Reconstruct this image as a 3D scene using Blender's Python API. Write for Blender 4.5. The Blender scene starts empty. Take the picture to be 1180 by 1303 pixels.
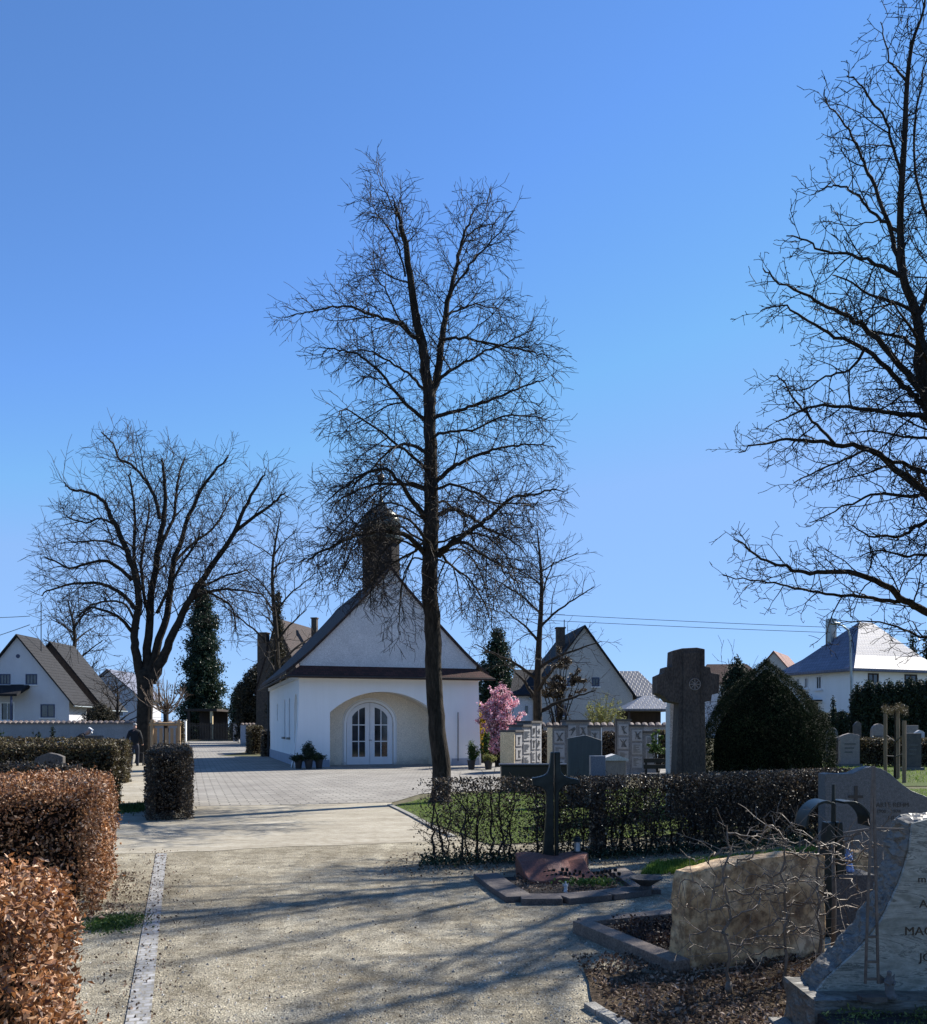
import bpy, bmesh, math, random
from mathutils import Vector, Matrix, noise
from mathutils.geometry import tessellate_polygon
R = math.radians
sc = bpy.context.scene
col = sc.collection
F, HZ, CX, CH = 1150.0, 925.0, 590.0, 1.6      # focal length in photo pixels, horizon row, centre column, eye height

# ------------------------------------------------------------------ helpers
def at(px, py, Y): return Vector(((px-CX)/F*Y, Y, CH+(HZ-py)/F*Y))
def gp(px, py):
    Y = F*CH/(py-HZ); return Vector(((px-CX)/F*Y, Y, 0))
def GX(px, Y): return (px-CX)/F*Y
def GZ(py, Y): return CH+(HZ-py)/F*Y

class Fr:
    def __init__(s, x=0, y=0, deg=0, z=0):
        s.o = Vector((x, y, z)); a = R(deg); s.c, s.s = math.cos(a), math.sin(a)
    def __call__(s, p):
        return Vector((s.o.x+s.c*p[0]-s.s*p[1], s.o.y+s.s*p[0]+s.c*p[1], s.o.z+p[2]))

class MB:
    def __init__(s, fr=None): s.v = []; s.f = []; s.fr = fr
    def add(s, vs, fs):
        b = len(s.v)
        s.v += [s.fr(p) for p in vs] if s.fr else [tuple(p) for p in vs]
        s.f += [tuple(i+b for i in f) for f in fs]
        return s
    def box(s, x0, x1, y0, y1, z0, z1, tx=0, ty=0):
        vs = [(x0,y0,z0),(x1,y0,z0),(x1,y1,z0),(x0,y1,z0),(x0+tx,y0+ty,z1),(x1-tx,y0+ty,z1),(x1-tx,y1-ty,z1),(x0+tx,y1-ty,z1)]
        return s.add(vs, [(3,2,1,0),(4,5,6,7),(0,1,5,4),(1,2,6,5),(2,3,7,6),(3,0,4,7)])
    def tube(s, pts, rad, n=6, cap=True):
        pts = [Vector(p) for p in pts]
        if not isinstance(rad, (list, tuple)): rad = [rad]*len(pts)
        vs = []; prev = None; m = len(pts)
        for i, p in enumerate(pts):
            t = (pts[min(i+1,m-1)]-pts[max(i-1,0)])
            if t.length < 1e-7: t = Vector((0,0,1))
            t.normalize()
            if prev is None: a = t.orthogonal().normalized()
            else:
                a = prev - t*prev.dot(t)
                a = a.normalized() if a.length > 1e-6 else t.orthogonal().normalized()
            prev = a; b = t.cross(a)
            for k in range(n):
                w = 2*math.pi*k/n
                vs.append(p+(a*math.cos(w)+b*math.sin(w))*rad[i])
        fs = [(i*n+k, i*n+(k+1)%n, (i+1)*n+(k+1)%n, (i+1)*n+k) for i in range(m-1) for k in range(n)]
        if cap: fs += [tuple(range(n-1,-1,-1)), tuple(range((m-1)*n, m*n))]
        return s.add(vs, fs)
    def lathe(s, prof, c=(0,0), n=16, ph=0):
        vs = [(c[0]+r*math.cos(ph+2*math.pi*k/n), c[1]+r*math.sin(ph+2*math.pi*k/n), z) for r, z in prof for k in range(n)]
        m = len(prof)
        fs = [(i*n+k, i*n+(k+1)%n, (i+1)*n+(k+1)%n, (i+1)*n+k) for i in range(m-1) for k in range(n)]
        fs += [tuple(range(n-1,-1,-1)), tuple(range((m-1)*n, m*n))]
        return s.add(vs, fs)
    def poly(s, pts): return s.add(pts, [tuple(range(len(pts)))])
    def panel(s, outer, y0, y1, holes=()):
        """wall in the local x-z plane, front face at y0, back at y1, with real openings"""
        loops = [list(outer)]+[list(h) for h in holes]
        flat = [p for l in loops for p in l]; n = len(flat)
        tris = tessellate_polygon([[Vector((p[0], p[1], 0)) for p in l] for l in loops])
        vs = [(p[0], y0, p[1]) for p in flat]+[(p[0], y1, p[1]) for p in flat]
        fs = [t for t in tris]+[tuple(i+n for i in reversed(t)) for t in tris]
        b = 0
        for l in loops:
            m = len(l)
            fs += [(b+i, b+(i+1)%m, b+(i+1)%m+n, b+i+n) for i in range(m)]
            b += m
        return s.add(vs, fs)
    def leaf(s, p, size, rnd, asp=.6, up=0.0):
        a = Vector((rnd.gauss(0,1), rnd.gauss(0,1), rnd.gauss(0,1)+up))
        if a.length < 1e-4: a = Vector((0,0,1))
        a.normalize(); b = a.orthogonal().normalized()
        w = rnd.uniform(0, 6.283); b = (b*math.cos(w)+a.cross(b)*math.sin(w))*size*asp*.5; a = a*size*.5
        c = a.cross(b).normalized()*size*.12
        k = len(s.v)
        s.v += [p-a, p+b+c, p+a, p-b+c]; s.f.append((k, k+1, k+2, k+3))
    def build(s, name, mat, parent=None, smooth=False, fixn=True, uv=False, bevel=0):
        me = bpy.data.meshes.new(name)
        off = parent.location if parent else Vector((0,0,0))
        if parent and parent.parent: off = off+parent.parent.location
        ox, oy, oz = off
        me.from_pydata([(p[0]-ox, p[1]-oy, p[2]-oz) for p in s.v], [], s.f)
        if fixn:
            bm = bmesh.new(); bm.from_mesh(me); bmesh.ops.recalc_face_normals(bm, faces=bm.faces)
            bm.to_mesh(me); bm.free()
        if uv:
            ul = me.uv_layers.new(name='UVMap'); me.update()
            for pl in me.polygons:
                nrm = pl.normal
                t = Vector((0,0,1)).cross(nrm)
                t = t.normalized() if t.length > .05 else Vector((1,0,0))
                b = nrm.cross(t)
                for li in pl.loop_indices:
                    q = me.vertices[me.loops[li].vertex_index].co
                    ul.data[li].uv = (q.dot(t), q.dot(b))
        if mat: me.materials.append(mat)
        if smooth: me.polygons.foreach_set('use_smooth', [True]*len(me.polygons))
        me.update()
        o = bpy.data.objects.new(name, me); col.objects.link(o)
        if parent: o.parent = parent
        if bevel:
            md = o.modifiers.new('bevel', 'BEVEL'); md.width = bevel; md.segments = 2; md.limit_method = 'ANGLE'
        return o

def rough(o, cuts, amp, scale, seed=0):
    me = o.data; bm = bmesh.new(); bm.from_mesh(me)
    bmesh.ops.remove_doubles(bm, verts=bm.verts, dist=1e-5)
    bmesh.ops.triangulate(bm, faces=bm.faces)
    for _ in range(cuts):
        es = [e for e in bm.edges if e.calc_length() > .03]
        bmesh.ops.subdivide_edges(bm, edges=es, cuts=1)
        bmesh.ops.triangulate(bm, faces=bm.faces)
    bm.normal_update()
    for v in bm.verts:
        q = v.co*scale+Vector((seed, seed*2, 0))
        v.co += v.normal*(noise.noise(q)+.5*noise.noise(q*2.3)+.25*noise.noise(q*5))*amp
    bm.to_mesh(me); bm.free(); me.update()

def tag(o, label=None, cat=None, group=None, kind=None):
    if label: o['label'] = label
    if cat: o['category'] = cat
    if group: o['group'] = group
    if kind: o['kind'] = kind
    return o
def thing(name, label, cat, loc=(0,0,0), group=None):
    o = bpy.data.objects.new(name, None); col.objects.link(o); o.location = loc
    o.empty_display_size = .2
    return tag(o, label, cat, group)
def dup(o, loc=None, label=None, parent=None, rz=None, scale=None):
    c = o.copy(); col.objects.link(c)
    if parent: c.parent = parent
    if loc is not None: c.location = loc
    if rz is not None: c.rotation_euler.z = rz
    if scale: c.scale = (scale, scale, scale)
    if label: c['label'] = label
    for ch in list(o.children): dup(ch, parent=c)
    return c

# ------------------------------------------------------------------ materials
def newmat(name):
    m = bpy.data.materials.new(name); m.use_nodes = True
    nt = m.node_tree; b = nt.nodes['Principled BSDF']; return m, nt, b
def ramp(nt, stops, fac):
    r = nt.nodes.new('ShaderNodeValToRGB'); e = r.color_ramp.elements
    while len(e) < len(stops): e.new(.5)
    for i, (p, c) in enumerate(stops): e[i].position = p; e[i].color = (*c, 1)
    nt.links.new(fac, r.inputs[0]); return r.outputs[0]
def coords(nt, kind='Object', scale=(1,1,1), rot=0):
    tc = nt.nodes.new('ShaderNodeTexCoord'); mp = nt.nodes.new('ShaderNodeMapping')
    mp.inputs['Scale'].default_value = scale; mp.inputs['Rotation'].default_value = (0,0,rot)
    nt.links.new(tc.outputs[kind], mp.inputs[0]); return mp.outputs[0]
def noiz(nt, vec, scale, detail=6, rough_=.6, out='Fac'):
    n = nt.nodes.new('ShaderNodeTexNoise'); n.inputs['Scale'].default_value = scale
    n.inputs['Detail'].default_value = detail; n.inputs['Roughness'].default_value = rough_
    nt.links.new(vec, n.inputs['Vector']); return n.outputs[out]
def mix(nt, a, b, fac, mode='MIX'):
    n = nt.nodes.new('ShaderNodeMixRGB'); n.blend_type = mode
    for s, i in ((fac,0),(a,1),(b,2)):
        if isinstance(s, (int,float)): n.inputs[i].default_value = s
        elif isinstance(s, tuple): n.inputs[i].default_value = (*s,1)
        else: nt.links.new(s, n.inputs[i])
    return n.outputs[0]
def bump(nt, b, h, strength=.3, dist=.02):
    n = nt.nodes.new('ShaderNodeBump'); n.inputs['Strength'].default_value = strength
    n.inputs['Distance'].default_value = dist
    nt.links.new(h, n.inputs['Height']); nt.links.new(n.outputs[0], b.inputs['Normal'])
def M(name, c1, c2=None, scale=6, ro=.8, bmp=.2, bd=.01, metal=0, fine=None, spec=.5, sc3=(1,1,1)):
    m, nt, b = newmat(name)
    if c2 is None: c2 = tuple(x*.75 for x in c1)
    v = coords(nt, scale=sc3)
    c = ramp(nt, [(.32, c2), (.68, c1)], noiz(nt, v, scale))
    if fine:
        c = mix(nt, c, ramp(nt, [(.35,(.55,.55,.55)),(.65,(1.25,1.25,1.25))], noiz(nt, v, fine, 3)), 1.0, 'MULTIPLY')
    nt.links.new(c, b.inputs['Base Color'])
    b.inputs['Roughness'].default_value = ro; b.inputs['Metallic'].default_value = metal
    b.inputs['Specular IOR Level'].default_value = spec
    if bmp: bump(nt, b, noiz(nt, v, (fine or scale*4), 5), bmp, bd)
    return m
def leafmat(name, stops, ro=.55, trans=.3, spec=.3):
    m, nt, b = newmat(name)
    g = nt.nodes.new('ShaderNodeNewGeometry')
    c = ramp(nt, stops, g.outputs['Random Per Island'])
    v = coords(nt); c = mix(nt, c, ramp(nt, [(.35,(.6,.6,.6)),(.65,(1.2,1.2,1.2))], noiz(nt, v, 2.2, 3)), 1.0, 'MULTIPLY')
    nt.links.new(c, b.inputs['Base Color']); b.inputs['Roughness'].default_value = ro
    b.inputs['Specular IOR Level'].default_value = spec
    if trans:
        t = nt.nodes.new('ShaderNodeBsdfTranslucent'); nt.links.new(c, t.inputs[0])
        x = nt.nodes.new('ShaderNodeMixShader'); x.inputs[0].default_value = trans
        nt.links.new(b.outputs[0], x.inputs[1]); nt.links.new(t.outputs[0], x.inputs[2])
        nt.links.new(x.outputs[0], nt.nodes['Material Output'].inputs[0])
    return m
def tilemat(name, c1, c2, mortar, w=.22, h=.34, ro=.6, bs=.8, spec=.5, var=.5):
    m, nt, b = newmat(name)
    v = coords(nt, 'UV')
    k = nt.nodes.new('ShaderNodeTexBrick'); nt.links.new(v, k.inputs['Vector'])
    k.inputs['Scale'].default_value = 1; k.inputs['Brick Width'].default_value = w; k.inputs['Row Height'].default_value = h
    k.inputs['Mortar Size'].default_value = min(w,h)*.07; k.inputs['Mortar Smooth'].default_value = .6
    k.inputs['Color1'].default_value = (*c1,1); k.inputs['Color2'].default_value = (*c2,1); k.inputs['Mortar'].default_value = (*mortar,1)
    c = mix(nt, k.outputs[0], ramp(nt, [(.3,(.7,.7,.7)),(.7,(1.15,1.15,1.15))], noiz(nt, v, .8)), var, 'MULTIPLY')
    nt.links.new(c, b.inputs['Base Color']); b.inputs['Roughness'].default_value = ro; b.inputs['Specular IOR Level'].default_value = spec
    wv = nt.nodes.new('ShaderNodeTexWave'); wv.bands_direction = 'Y'; wv.wave_profile = 'SAW'
    wv.inputs['Scale'].default_value = .314/h*1.0; nt.links.new(v, wv.inputs['Vector'])
    mm = nt.nodes.new('ShaderNodeMath'); mm.operation = 'SUBTRACT'; mm.inputs[0].default_value = 1.5
    nt.links.new(k.outputs['Fac'], mm.inputs[1])
    ad = nt.nodes.new('ShaderNodeMath'); nt.links.new(mm.outputs[0], ad.inputs[0]); nt.links.new(wv.outputs['Fac'], ad.inputs[1])
    bump(nt, b, ad.outputs[0], bs, .03)
    return m

bark = M('bark', (.055,.044,.034), (.018,.015,.012), 9, .95, .9, .03, fine=30, spec=.15, sc3=(1,1,.25))
bark_far = M('bark_far', (.045,.037,.029), (.018,.015,.012), 6, .95, .3, spec=.15)
twigm = M('twig_bark', (.042,.032,.025), (.02,.016,.013), 5, .85, 0, spec=.2)
twig_right = M('twig_dark', (.03,.025,.02), (.015,.013,.011), 5, .9, 0, spec=.15)
twig_pale = M('twig_pale', (.20,.155,.11), (.10,.075,.055), 12, .6, .2, spec=.4)
copper = leafmat('copper_leaves', [(0,(.07,.026,.009)),(.3,(.20,.078,.024)),(.65,(.42,.18,.062)),(.85,(.58,.31,.14)),(1,(.72,.50,.33))], .55, .25, .7)
olive = leafmat('winter_hedge_leaves', [(0,(.03,.022,.012)),(.5,(.085,.06,.028)),(.8,(.11,.10,.04)),(1,(.2,.14,.07))], .5, .25, .4)
brownleaf = leafmat('dry_leaves', [(0,(.024,.017,.011)),(.5,(.06,.042,.025)),(.8,(.12,.085,.045)),(1,(.34,.26,.17))], .45, .2, .5)
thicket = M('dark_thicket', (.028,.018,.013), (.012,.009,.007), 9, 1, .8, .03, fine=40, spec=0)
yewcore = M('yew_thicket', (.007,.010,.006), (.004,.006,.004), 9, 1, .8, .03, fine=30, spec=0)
yewm = leafmat('yew_needles', [(0,(.008,.013,.006)),(.6,(.020,.032,.013)),(1,(.045,.06,.024))], .7, .08, .12)
thujam = leafmat('thuja_foliage', [(0,(.008,.015,.008)),(.6,(.02,.034,.014)),(1,(.04,.058,.022))], .6, .1)
ivym = leafmat('ivy_leaves', [(0,(.02,.018,.012)),(.6,(.05,.045,.025)),(1,(.09,.075,.04))], .6, .15)
greenleaf = leafmat('green_leaves', [(0,(.025,.06,.014)),(.6,(.07,.13,.03)),(1,(.14,.2,.05))], .5, .35)
darkleaf = leafmat('dark_green_leaves', [(0,(.01,.022,.012)),(.6,(.025,.05,.024)),(1,(.06,.09,.05))], .4, .2)
pinkm = leafmat('pink_blossom', [(0,(.55,.20,.28)),(.5,(.85,.46,.53)),(1,(.95,.74,.76))], .6, .35)
yellowm = leafmat('yellow_blossom', [(0,(.5,.32,.02)),(1,(.8,.6,.06))], .6, .35)
willowm = leafmat('willow_buds', [(0,(.14,.16,.04)),(1,(.36,.36,.12))], .6, .4)
grassm = leafmat('grass_blades', [(0,(.07,.13,.015)),(.6,(.18,.28,.035)),(1,(.32,.40,.08))], .6, .35)
litter = leafmat('fallen_leaves', [(0,(.06,.035,.022)),(.6,(.16,.10,.065)),(1,(.36,.27,.2))], .7, .1)

render_white = M('white_render', (.86,.86,.84), (.82,.82,.80), .7, .9, .05, .002, fine=None)
cream = M('cream_render', (.86,.765,.62), (.80,.71,.57), 1.5, .9, .1, .004, fine=60)
plinthm = M('plinth_grey', (.33,.36,.42), (.26,.29,.34), 3, .9, .2)
gablem = M('gable_render', (.66,.64,.63), (.56,.545,.54), 1.6, .9, .35, .006, fine=55)
rooftile = tilemat('brown_roof_tiles', (.060,.036,.030), (.035,.024,.022), (.012,.01,.01), .2, .18, .75, .7, .3)
redbrown = tilemat('red_brown_tiles', (.085,.035,.028), (.05,.025,.02), (.012,.01,.01), .2, .16, .8, .7, .2)
shingle = tilemat('dark_wood_shingles', (.03,.022,.018), (.02,.014,.012), (.01,.008,.008), .1, .16, .8, .8, .3)
anthr = tilemat('anthracite_tiles', (.022,.022,.025), (.016,.016,.018), (.008,.008,.009), .3, .34, .75, .8, .2)
glazed = tilemat('glazed_grey_tiles', (.16,.17,.2), (.12,.13,.155), (.04,.04,.045), .32, .36, .5, .5, .5)
silver = tilemat('silver_grey_tiles', (.17,.18,.235), (.13,.14,.185), (.05,.05,.07), .24, .34, .55, .35, .3)
redroof = tilemat('red_tiles', (.24,.09,.06), (.17,.065,.045), (.05,.02,.02), .24, .34, .8, .6)
copperroof = M('aged_copper', (.13,.14,.12), (.035,.035,.03), 5, .35, .2, metal=.7)
whitem = M('white_paint', (.78,.78,.78), (.72,.72,.72), 3, .5, .05)
greyhouse = M('grey_house_render', (.50,.48,.44), (.43,.41,.38), 1, .9, .1, fine=40)
palehouse = M('pale_house_render', (.62,.62,.64), (.55,.55,.58), .7, .9, .1, fine=40)
darkwood = M('dark_timber', (.045,.03,.022), (.025,.018,.014), 6, .8, .3, sc3=(1,1,.2))
blueframe = M('blue_frame', (.03,.045,.10), (.025,.035,.08), 5, .5, 0)
brickm = M('weathered_brick', (.10,.075,.055), (.06,.045,.035), 5, .9, .3, fine=20)
wallgrey = M('grey_garden_wall', (.36,.36,.37), (.27,.27,.28), 1.4, .9, .3, fine=30)
captile = M('wall_cap_tiles', (.20,.16,.14), (.12,.09,.08), 6, .8, .2)
ironm = M('black_iron', (.02,.02,.022), (.014,.014,.015), 10, .5, .1, metal=.3)
bronze = M('dark_bronze', (.03,.038,.036), (.014,.018,.017), 9, .38, .3, .004, metal=.75)
steel = M('weathered_steel', (.16,.14,.125), (.08,.07,.065), 20, .5, .2, metal=.7)
galv = M('galvanised_steel', (.35,.38,.36), (.28,.3,.29), 8, .45, .05, metal=.6)
stone_dark = M('dark_grave_stone', (.105,.092,.08), (.06,.055,.052), 5, .8, .3, fine=60)
stone_cross = M('cross_stone', (.095,.072,.058), (.045,.035,.03), 3, .9, .5, .01, fine=40, sc3=(1,1,.5))
stone_white = M('white_pillar_stone', (.55,.53,.50), (.5,.5,.5), 4, .8, .2, fine=70)
stone_grey = M('grey_granite', (.15,.145,.135), (.08,.077,.07), 40, .6, .2, .004, fine=160)
stone_pink = M('pinkish_stone', (.30,.25,.22), (.22,.18,.16), 8, .8, .3, fine=80)
redstone = M('red_sandstone', (.22,.075,.045), (.11,.04,.026), 6, .6, .3, .006, fine=70)
kerbstone = M('grave_kerb_stone', (.13,.105,.09), (.07,.058,.05), 5, .7, .3, .006, fine=70)
blackstone = M('black_polished_stone', (.018,.015,.014), (.012,.01,.01), 8, .3, .05)
darkslate = M('dark_slate_headstone', (.055,.065,.07), (.035,.042,.046), 3, .5, .2, sc3=(6,1,.6))
yellowstone = M('yellow_urn_wall', (.76,.60,.36), (.66,.51,.30), 3, .9, .2, fine=50)
urnstone = M('urn_wall_stone', (.26,.25,.24), (.19,.18,.175), 5, .8, .3, fine=60)
plaquem = M('pale_plaque', (.34,.33,.32), (.27,.26,.25), 12, .7, .2)
reliefm = M('dark_relief', (.10,.095,.09), (.06,.056,.052), 12, .5, .1)
soilm = M('dark_soil', (.04,.03,.022), (.018,.014,.011), 12, 1, .9, .03, fine=50)
concrete = M('concrete_kerb', (.30,.285,.25), (.2,.19,.165), 6, .9, .3, fine=90)
postm = M('wooden_post', (.24,.17,.10), (.13,.09,.055), 5, .8, .3, sc3=(3,3,.5))
woodlight = M('light_timber', (.36,.24,.13), (.24,.155,.085), 5, .7, .2, sc3=(3,3,.6))
blackcloth = M('black_jacket_cloth', (.012,.012,.014), (.008,.008,.009), 10, .9, .2)
bluecloth = M('dark_blue_trousers', (.022,.027,.045), (.015,.018,.03), 10, .9, .2)
skinm = M('skin', (.5,.28,.2), (.42,.23,.16), 10, .6, 0)
hairm = M('grey_hair', (.42,.40,.38), (.3,.29,.28), 40, .7, .3)
whitecloth = M('white_cap_cloth', (.8,.8,.8), None, 5, .8, 0)
carwhite = M('white_car_paint', (.78,.78,.79), (.76,.76,.77), 2, .25, 0)
rubber = M('rubber', (.02,.02,.02), None, 8, .8, 0)
bluefig = M('pale_blue_ceramic', (.32,.40,.62), (.22,.28,.45), 14, .4, 0)
figgrey = M('grey_figurine', (.13,.12,.11), (.07,.065,.06), 25, .7, .3)
potm = M('dark_plant_pot', (.03,.027,.026), None, 8, .6, 0)
rope = M('rope', (.05,.04,.03), None, 20, .9, 0)

def dirty(m):
    nt = m.node_tree; b = nt.nodes['Principled BSDF']; src = b.inputs['Base Color'].links[0].from_socket
    v = coords(nt); sp = nt.nodes.new('ShaderNodeSeparateXYZ'); nt.links.new(v, sp.inputs[0])
    a = nt.nodes.new('ShaderNodeMath'); a.operation = 'MULTIPLY_ADD'; a.inputs[1].default_value = .9; nt.links.new(noiz(nt, v, 3, 8, .7), a.inputs[0])
    nt.links.new(sp.outputs[2], a.inputs[2])
    f = ramp(nt, [(.50,(.55,.55,.55)),(.62,(.22,.22,.22)),(.85,(0,0,0))], a.outputs[0])
    c = mix(nt, src, (.30,.28,.24), f)
    st = coords(nt, scale=(3,3,.18)); c = mix(nt, c, ramp(nt, [(.30,(.93,.925,.91)),(.60,(1,1,1))], noiz(nt, st, .9, 8, .75)), .7, 'MULTIPLY')
    nt.links.new(c, b.inputs['Base Color'])
dirty(render_white); dirty(cream); dirty(palehouse); dirty(greyhouse); dirty(wallgrey)
def glassmat():
    m, nt, b = newmat('window_glass')
    c = ramp(nt, [(.35,(.012,.014,.018)),(.7,(.05,.055,.065))], noiz(nt, coords(nt), 1.7, 2))
    nt.links.new(c, b.inputs['Base Color']); b.inputs['Roughness'].default_value = .06
    b.inputs['Specular IOR Level'].default_value = .7; return m
glass = glassmat()

def sandstone():
    m, nt, b = newmat('sandstone_slab'); v = coords(nt)
    c = ramp(nt, [(.3,(.16,.095,.05)),(.5,(.48,.33,.17)),(.70,(.66,.52,.34))], noiz(nt, v, 4.5, 8))
    c = mix(nt, c, ramp(nt, [(.42,(.4,.34,.3)),(.55,(1.15,1.1,1.05))], noiz(nt, v, 14, 8, .7)), .8, 'MULTIPLY')
    nt.links.new(c, b.inputs['Base Color']); b.inputs['Roughness'].default_value = .85
    bump(nt, b, noiz(nt, v, 35, 8, .7), .6, .01); return m
sandm = sandstone()
def marble(name, lo, hi, vein):
    m, nt, b = newmat(name); v = coords(nt, scale=(1,1,1.9)); 
    tc = nt.nodes.new('ShaderNodeTexCoord'); mp = nt.nodes.new('ShaderNodeMapping'); mp.inputs['Rotation'].default_value = (0,R(35),0)
    mp.inputs['Scale'].default_value = (.8,1,4.8); nt.links.new(tc.outputs['Object'], mp.inputs[0])
    n1 = nt.nodes.new('ShaderNodeTexNoise'); n1.inputs['Scale'].default_value = 2.4; n1.inputs['Detail'].default_value = 10; n1.inputs['Roughness'].default_value = .68
    n1.inputs['Distortion'].default_value = 1.1; nt.links.new(mp.outputs[0], n1.inputs['Vector'])
    c = ramp(nt, [(.36, lo),(.47, hi),(.495, vein),(.52, hi),(.64, lo)], n1.outputs['Fac'])
    c = mix(nt, c, ramp(nt, [(.38,(.62,.64,.62)),(.6,(1.08,1.08,1.06))], noiz(nt, v, 16, 10, .75)), .85, 'MULTIPLY')
    nt.links.new(c, b.inputs['Base Color']); b.inputs['Roughness'].default_value = .45
    bump(nt, b, noiz(nt, v, 60, 4), .2, .003); return m
marblem = marble('grey_green_marble', (.20,.20,.165), (.36,.35,.30), (.075,.08,.068))
roughrock = marble('rough_marble_side', (.085,.075,.06), (.16,.145,.12), (.04,.036,.03))

def gravel():
    m, nt, b = newmat('gravel'); v = coords(nt)
    c = ramp(nt, [(.3,(.21,.184,.135)),(.5,(.315,.284,.22)),(.72,(.42,.385,.305))], noiz(nt, v, .55, 8, .65))
    vo = nt.nodes.new('ShaderNodeTexVoronoi'); vo.inputs['Scale'].default_value = 105; nt.links.new(v, vo.inputs['Vector'])
    sep = nt.nodes.new('ShaderNodeSeparateColor'); nt.links.new(vo.outputs['Color'], sep.inputs[0])
    c = mix(nt, c, ramp(nt, [(.0,(.30,.28,.25)),(.5,(.95,.95,.92)),(.9,(1.1,1.1,1.1)),(1,(2.0,1.95,1.85))], sep.outputs[0]), .75, 'MULTIPLY')
    c = mix(nt, c, ramp(nt, [(.40,(.55,.52,.47)),(.58,(1.12,1.12,1.1))], noiz(nt, v, 4.5, 10, .78)), .85, 'MULTIPLY')
    v2 = coords(nt, rot=R(-17), scale=(1,.22,1))
    c = mix(nt, c, ramp(nt, [(.35,(.72,.70,.66)),(.5,(1,1,1)),(.65,(1.12,1.11,1.08))], noiz(nt, v2, 1.6, 7, .6)), .9, 'MULTIPLY')
    nt.links.new(c, b.inputs['Base Color']); b.inputs['Roughness'].default_value = .95
    b.inputs['Specular IOR Level'].default_value = .2
    bump(nt, b, mix(nt, vo.outputs['Distance'], noiz(nt, v, 12, 8, .7), .6), .75, .02); return m
gravelm = gravel()
def sandy():
    m, nt, b = newmat('sandy_path'); v = coords(nt, rot=R(-10), scale=(1,2.2,1))
    c = ramp(nt, [(.3,(.25,.222,.17)),(.55,(.37,.338,.27)),(.78,(.46,.43,.355))], noiz(nt, v, .8, 8, .65))
    c = mix(nt, c, ramp(nt, [(.4,(.72,.68,.62)),(.58,(1.05,1.05,1.05))], noiz(nt, v, 7, 9, .75)), .8, 'MULTIPLY')
    nt.links.new(c, b.inputs['Base Color']); b.inputs['Roughness'].default_value = .95
    b.inputs['Specular IOR Level'].default_value = .2
    bump(nt, b, noiz(nt, v, 30, 8, .7), .6, .015); return m
sandym = sandy()
def paving():
    m, nt, b = newmat('concrete_pavers'); v = coords(nt, rot=R(-16.9))
    k = nt.nodes.new('ShaderNodeTexBrick'); nt.links.new(v, k.inputs['Vector'])
    k.inputs['Scale'].default_value = 1; k.inputs['Brick Width'].default_value = .4; k.inputs['Row Height'].default_value = .24
    k.inputs['Mortar Size'].default_value = .017; k.inputs['Mortar Smooth'].default_value = .3
    k.inputs['Color1'].default_value = (.29,.27,.235,1); k.inputs['Color2'].default_value = (.215,.20,.175,1)
    k.inputs['Mortar'].default_value = (.10,.09,.075,1)
    c = mix(nt, k.outputs[0], ramp(nt, [(.35,(.72,.7,.68)),(.62,(1.1,1.1,1.08))], noiz(nt, v, .7, 8)), .8, 'MULTIPLY')
    nt.links.new(c, b.inputs['Base Color']); b.inputs['Roughness'].default_value = .9
    iv = nt.nodes.new('ShaderNodeInvert'); nt.links.new(k.outputs['Fac'], iv.inputs[1])
    bump(nt, b, iv.outputs[0], .5, .008); return m
pavem = paving()
def setts():
    m, nt, b = newmat('granite_setts'); v = coords(nt, rot=R(-17.4))
    k = nt.nodes.new('ShaderNodeTexBrick'); nt.links.new(v, k.inputs['Vector'])
    k.inputs['Scale'].default_value = 1; k.inputs['Brick Width'].default_value = .068; k.inputs['Row Height'].default_value = .064
    k.inputs['Mortar Size'].default_value = .007; k.offset = .4
    k.inputs['Color1'].default_value = (.34,.335,.33,1); k.inputs['Color2'].default_value = (.22,.217,.213,1)
    k.inputs['Mortar'].default_value = (.22,.205,.175,1)
    c = mix(nt, k.outputs[0], ramp(nt, [(.35,(.6,.6,.58)),(.62,(1.2,1.2,1.2))], noiz(nt, v, 11, 9, .8)), 1, 'MULTIPLY')
    nt.links.new(c, b.inputs['Base Color']); b.inputs['Roughness'].default_value = .8
    bump(nt, b, mix(nt, k.outputs['Color'], noiz(nt, v, 50, 6), .5), .6, .01); return m
settm = setts()
lawnm = M('lawn_soil', (.085,.12,.032), (.06,.07,.026), 3, 1, .6, .02, fine=40, spec=.1)
farground = M('far_ground', (.10,.11,.05), (.13,.11,.075), .15, 1, .4, fine=8, spec=.1)
mulchm = M('mulch', (.11,.08,.05), (.045,.033,.024), 7, 1, .9, .03, fine=45, spec=.1)

# ------------------------------------------------------------------ ground
def sheet(name, pts, z, mat, kind='structure', smoothn=0):
    mb = MB(); mb.poly([(p[0], p[1], z) for p in pts])
    o = mb.build(name, mat, fixn=False)
    if o.data.polygons[0].normal.z < 0: o.data.flip_normals()
    tris = bmesh.new(); tris.from_mesh(o.data); bmesh.ops.triangulate(tris, faces=tris.faces); tris.to_mesh(o.data); tris.free()
    o['kind'] = kind; return o
def wob(pts, amp, seed, n=8):
    rnd = random.Random(seed); out = []
    for i, p in enumerate(pts):
        q = pts[(i+1)%len(pts)]
        L = math.hypot(q[0]-p[0], q[1]-p[1]); k = max(1, int(L/.25)) if L < 12 else 1
        for j in range(k):
            t = j/k; a = amp if j else 0
            out.append((p[0]+(q[0]-p[0])*t+rnd.uniform(-a,a), p[1]+(q[1]-p[1])*t+rnd.uniform(-a,a)))
    return out
sheet('ground', [(-900,-60),(900,-60),(900,1500),(-900,1500)], 0, farground)
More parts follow.
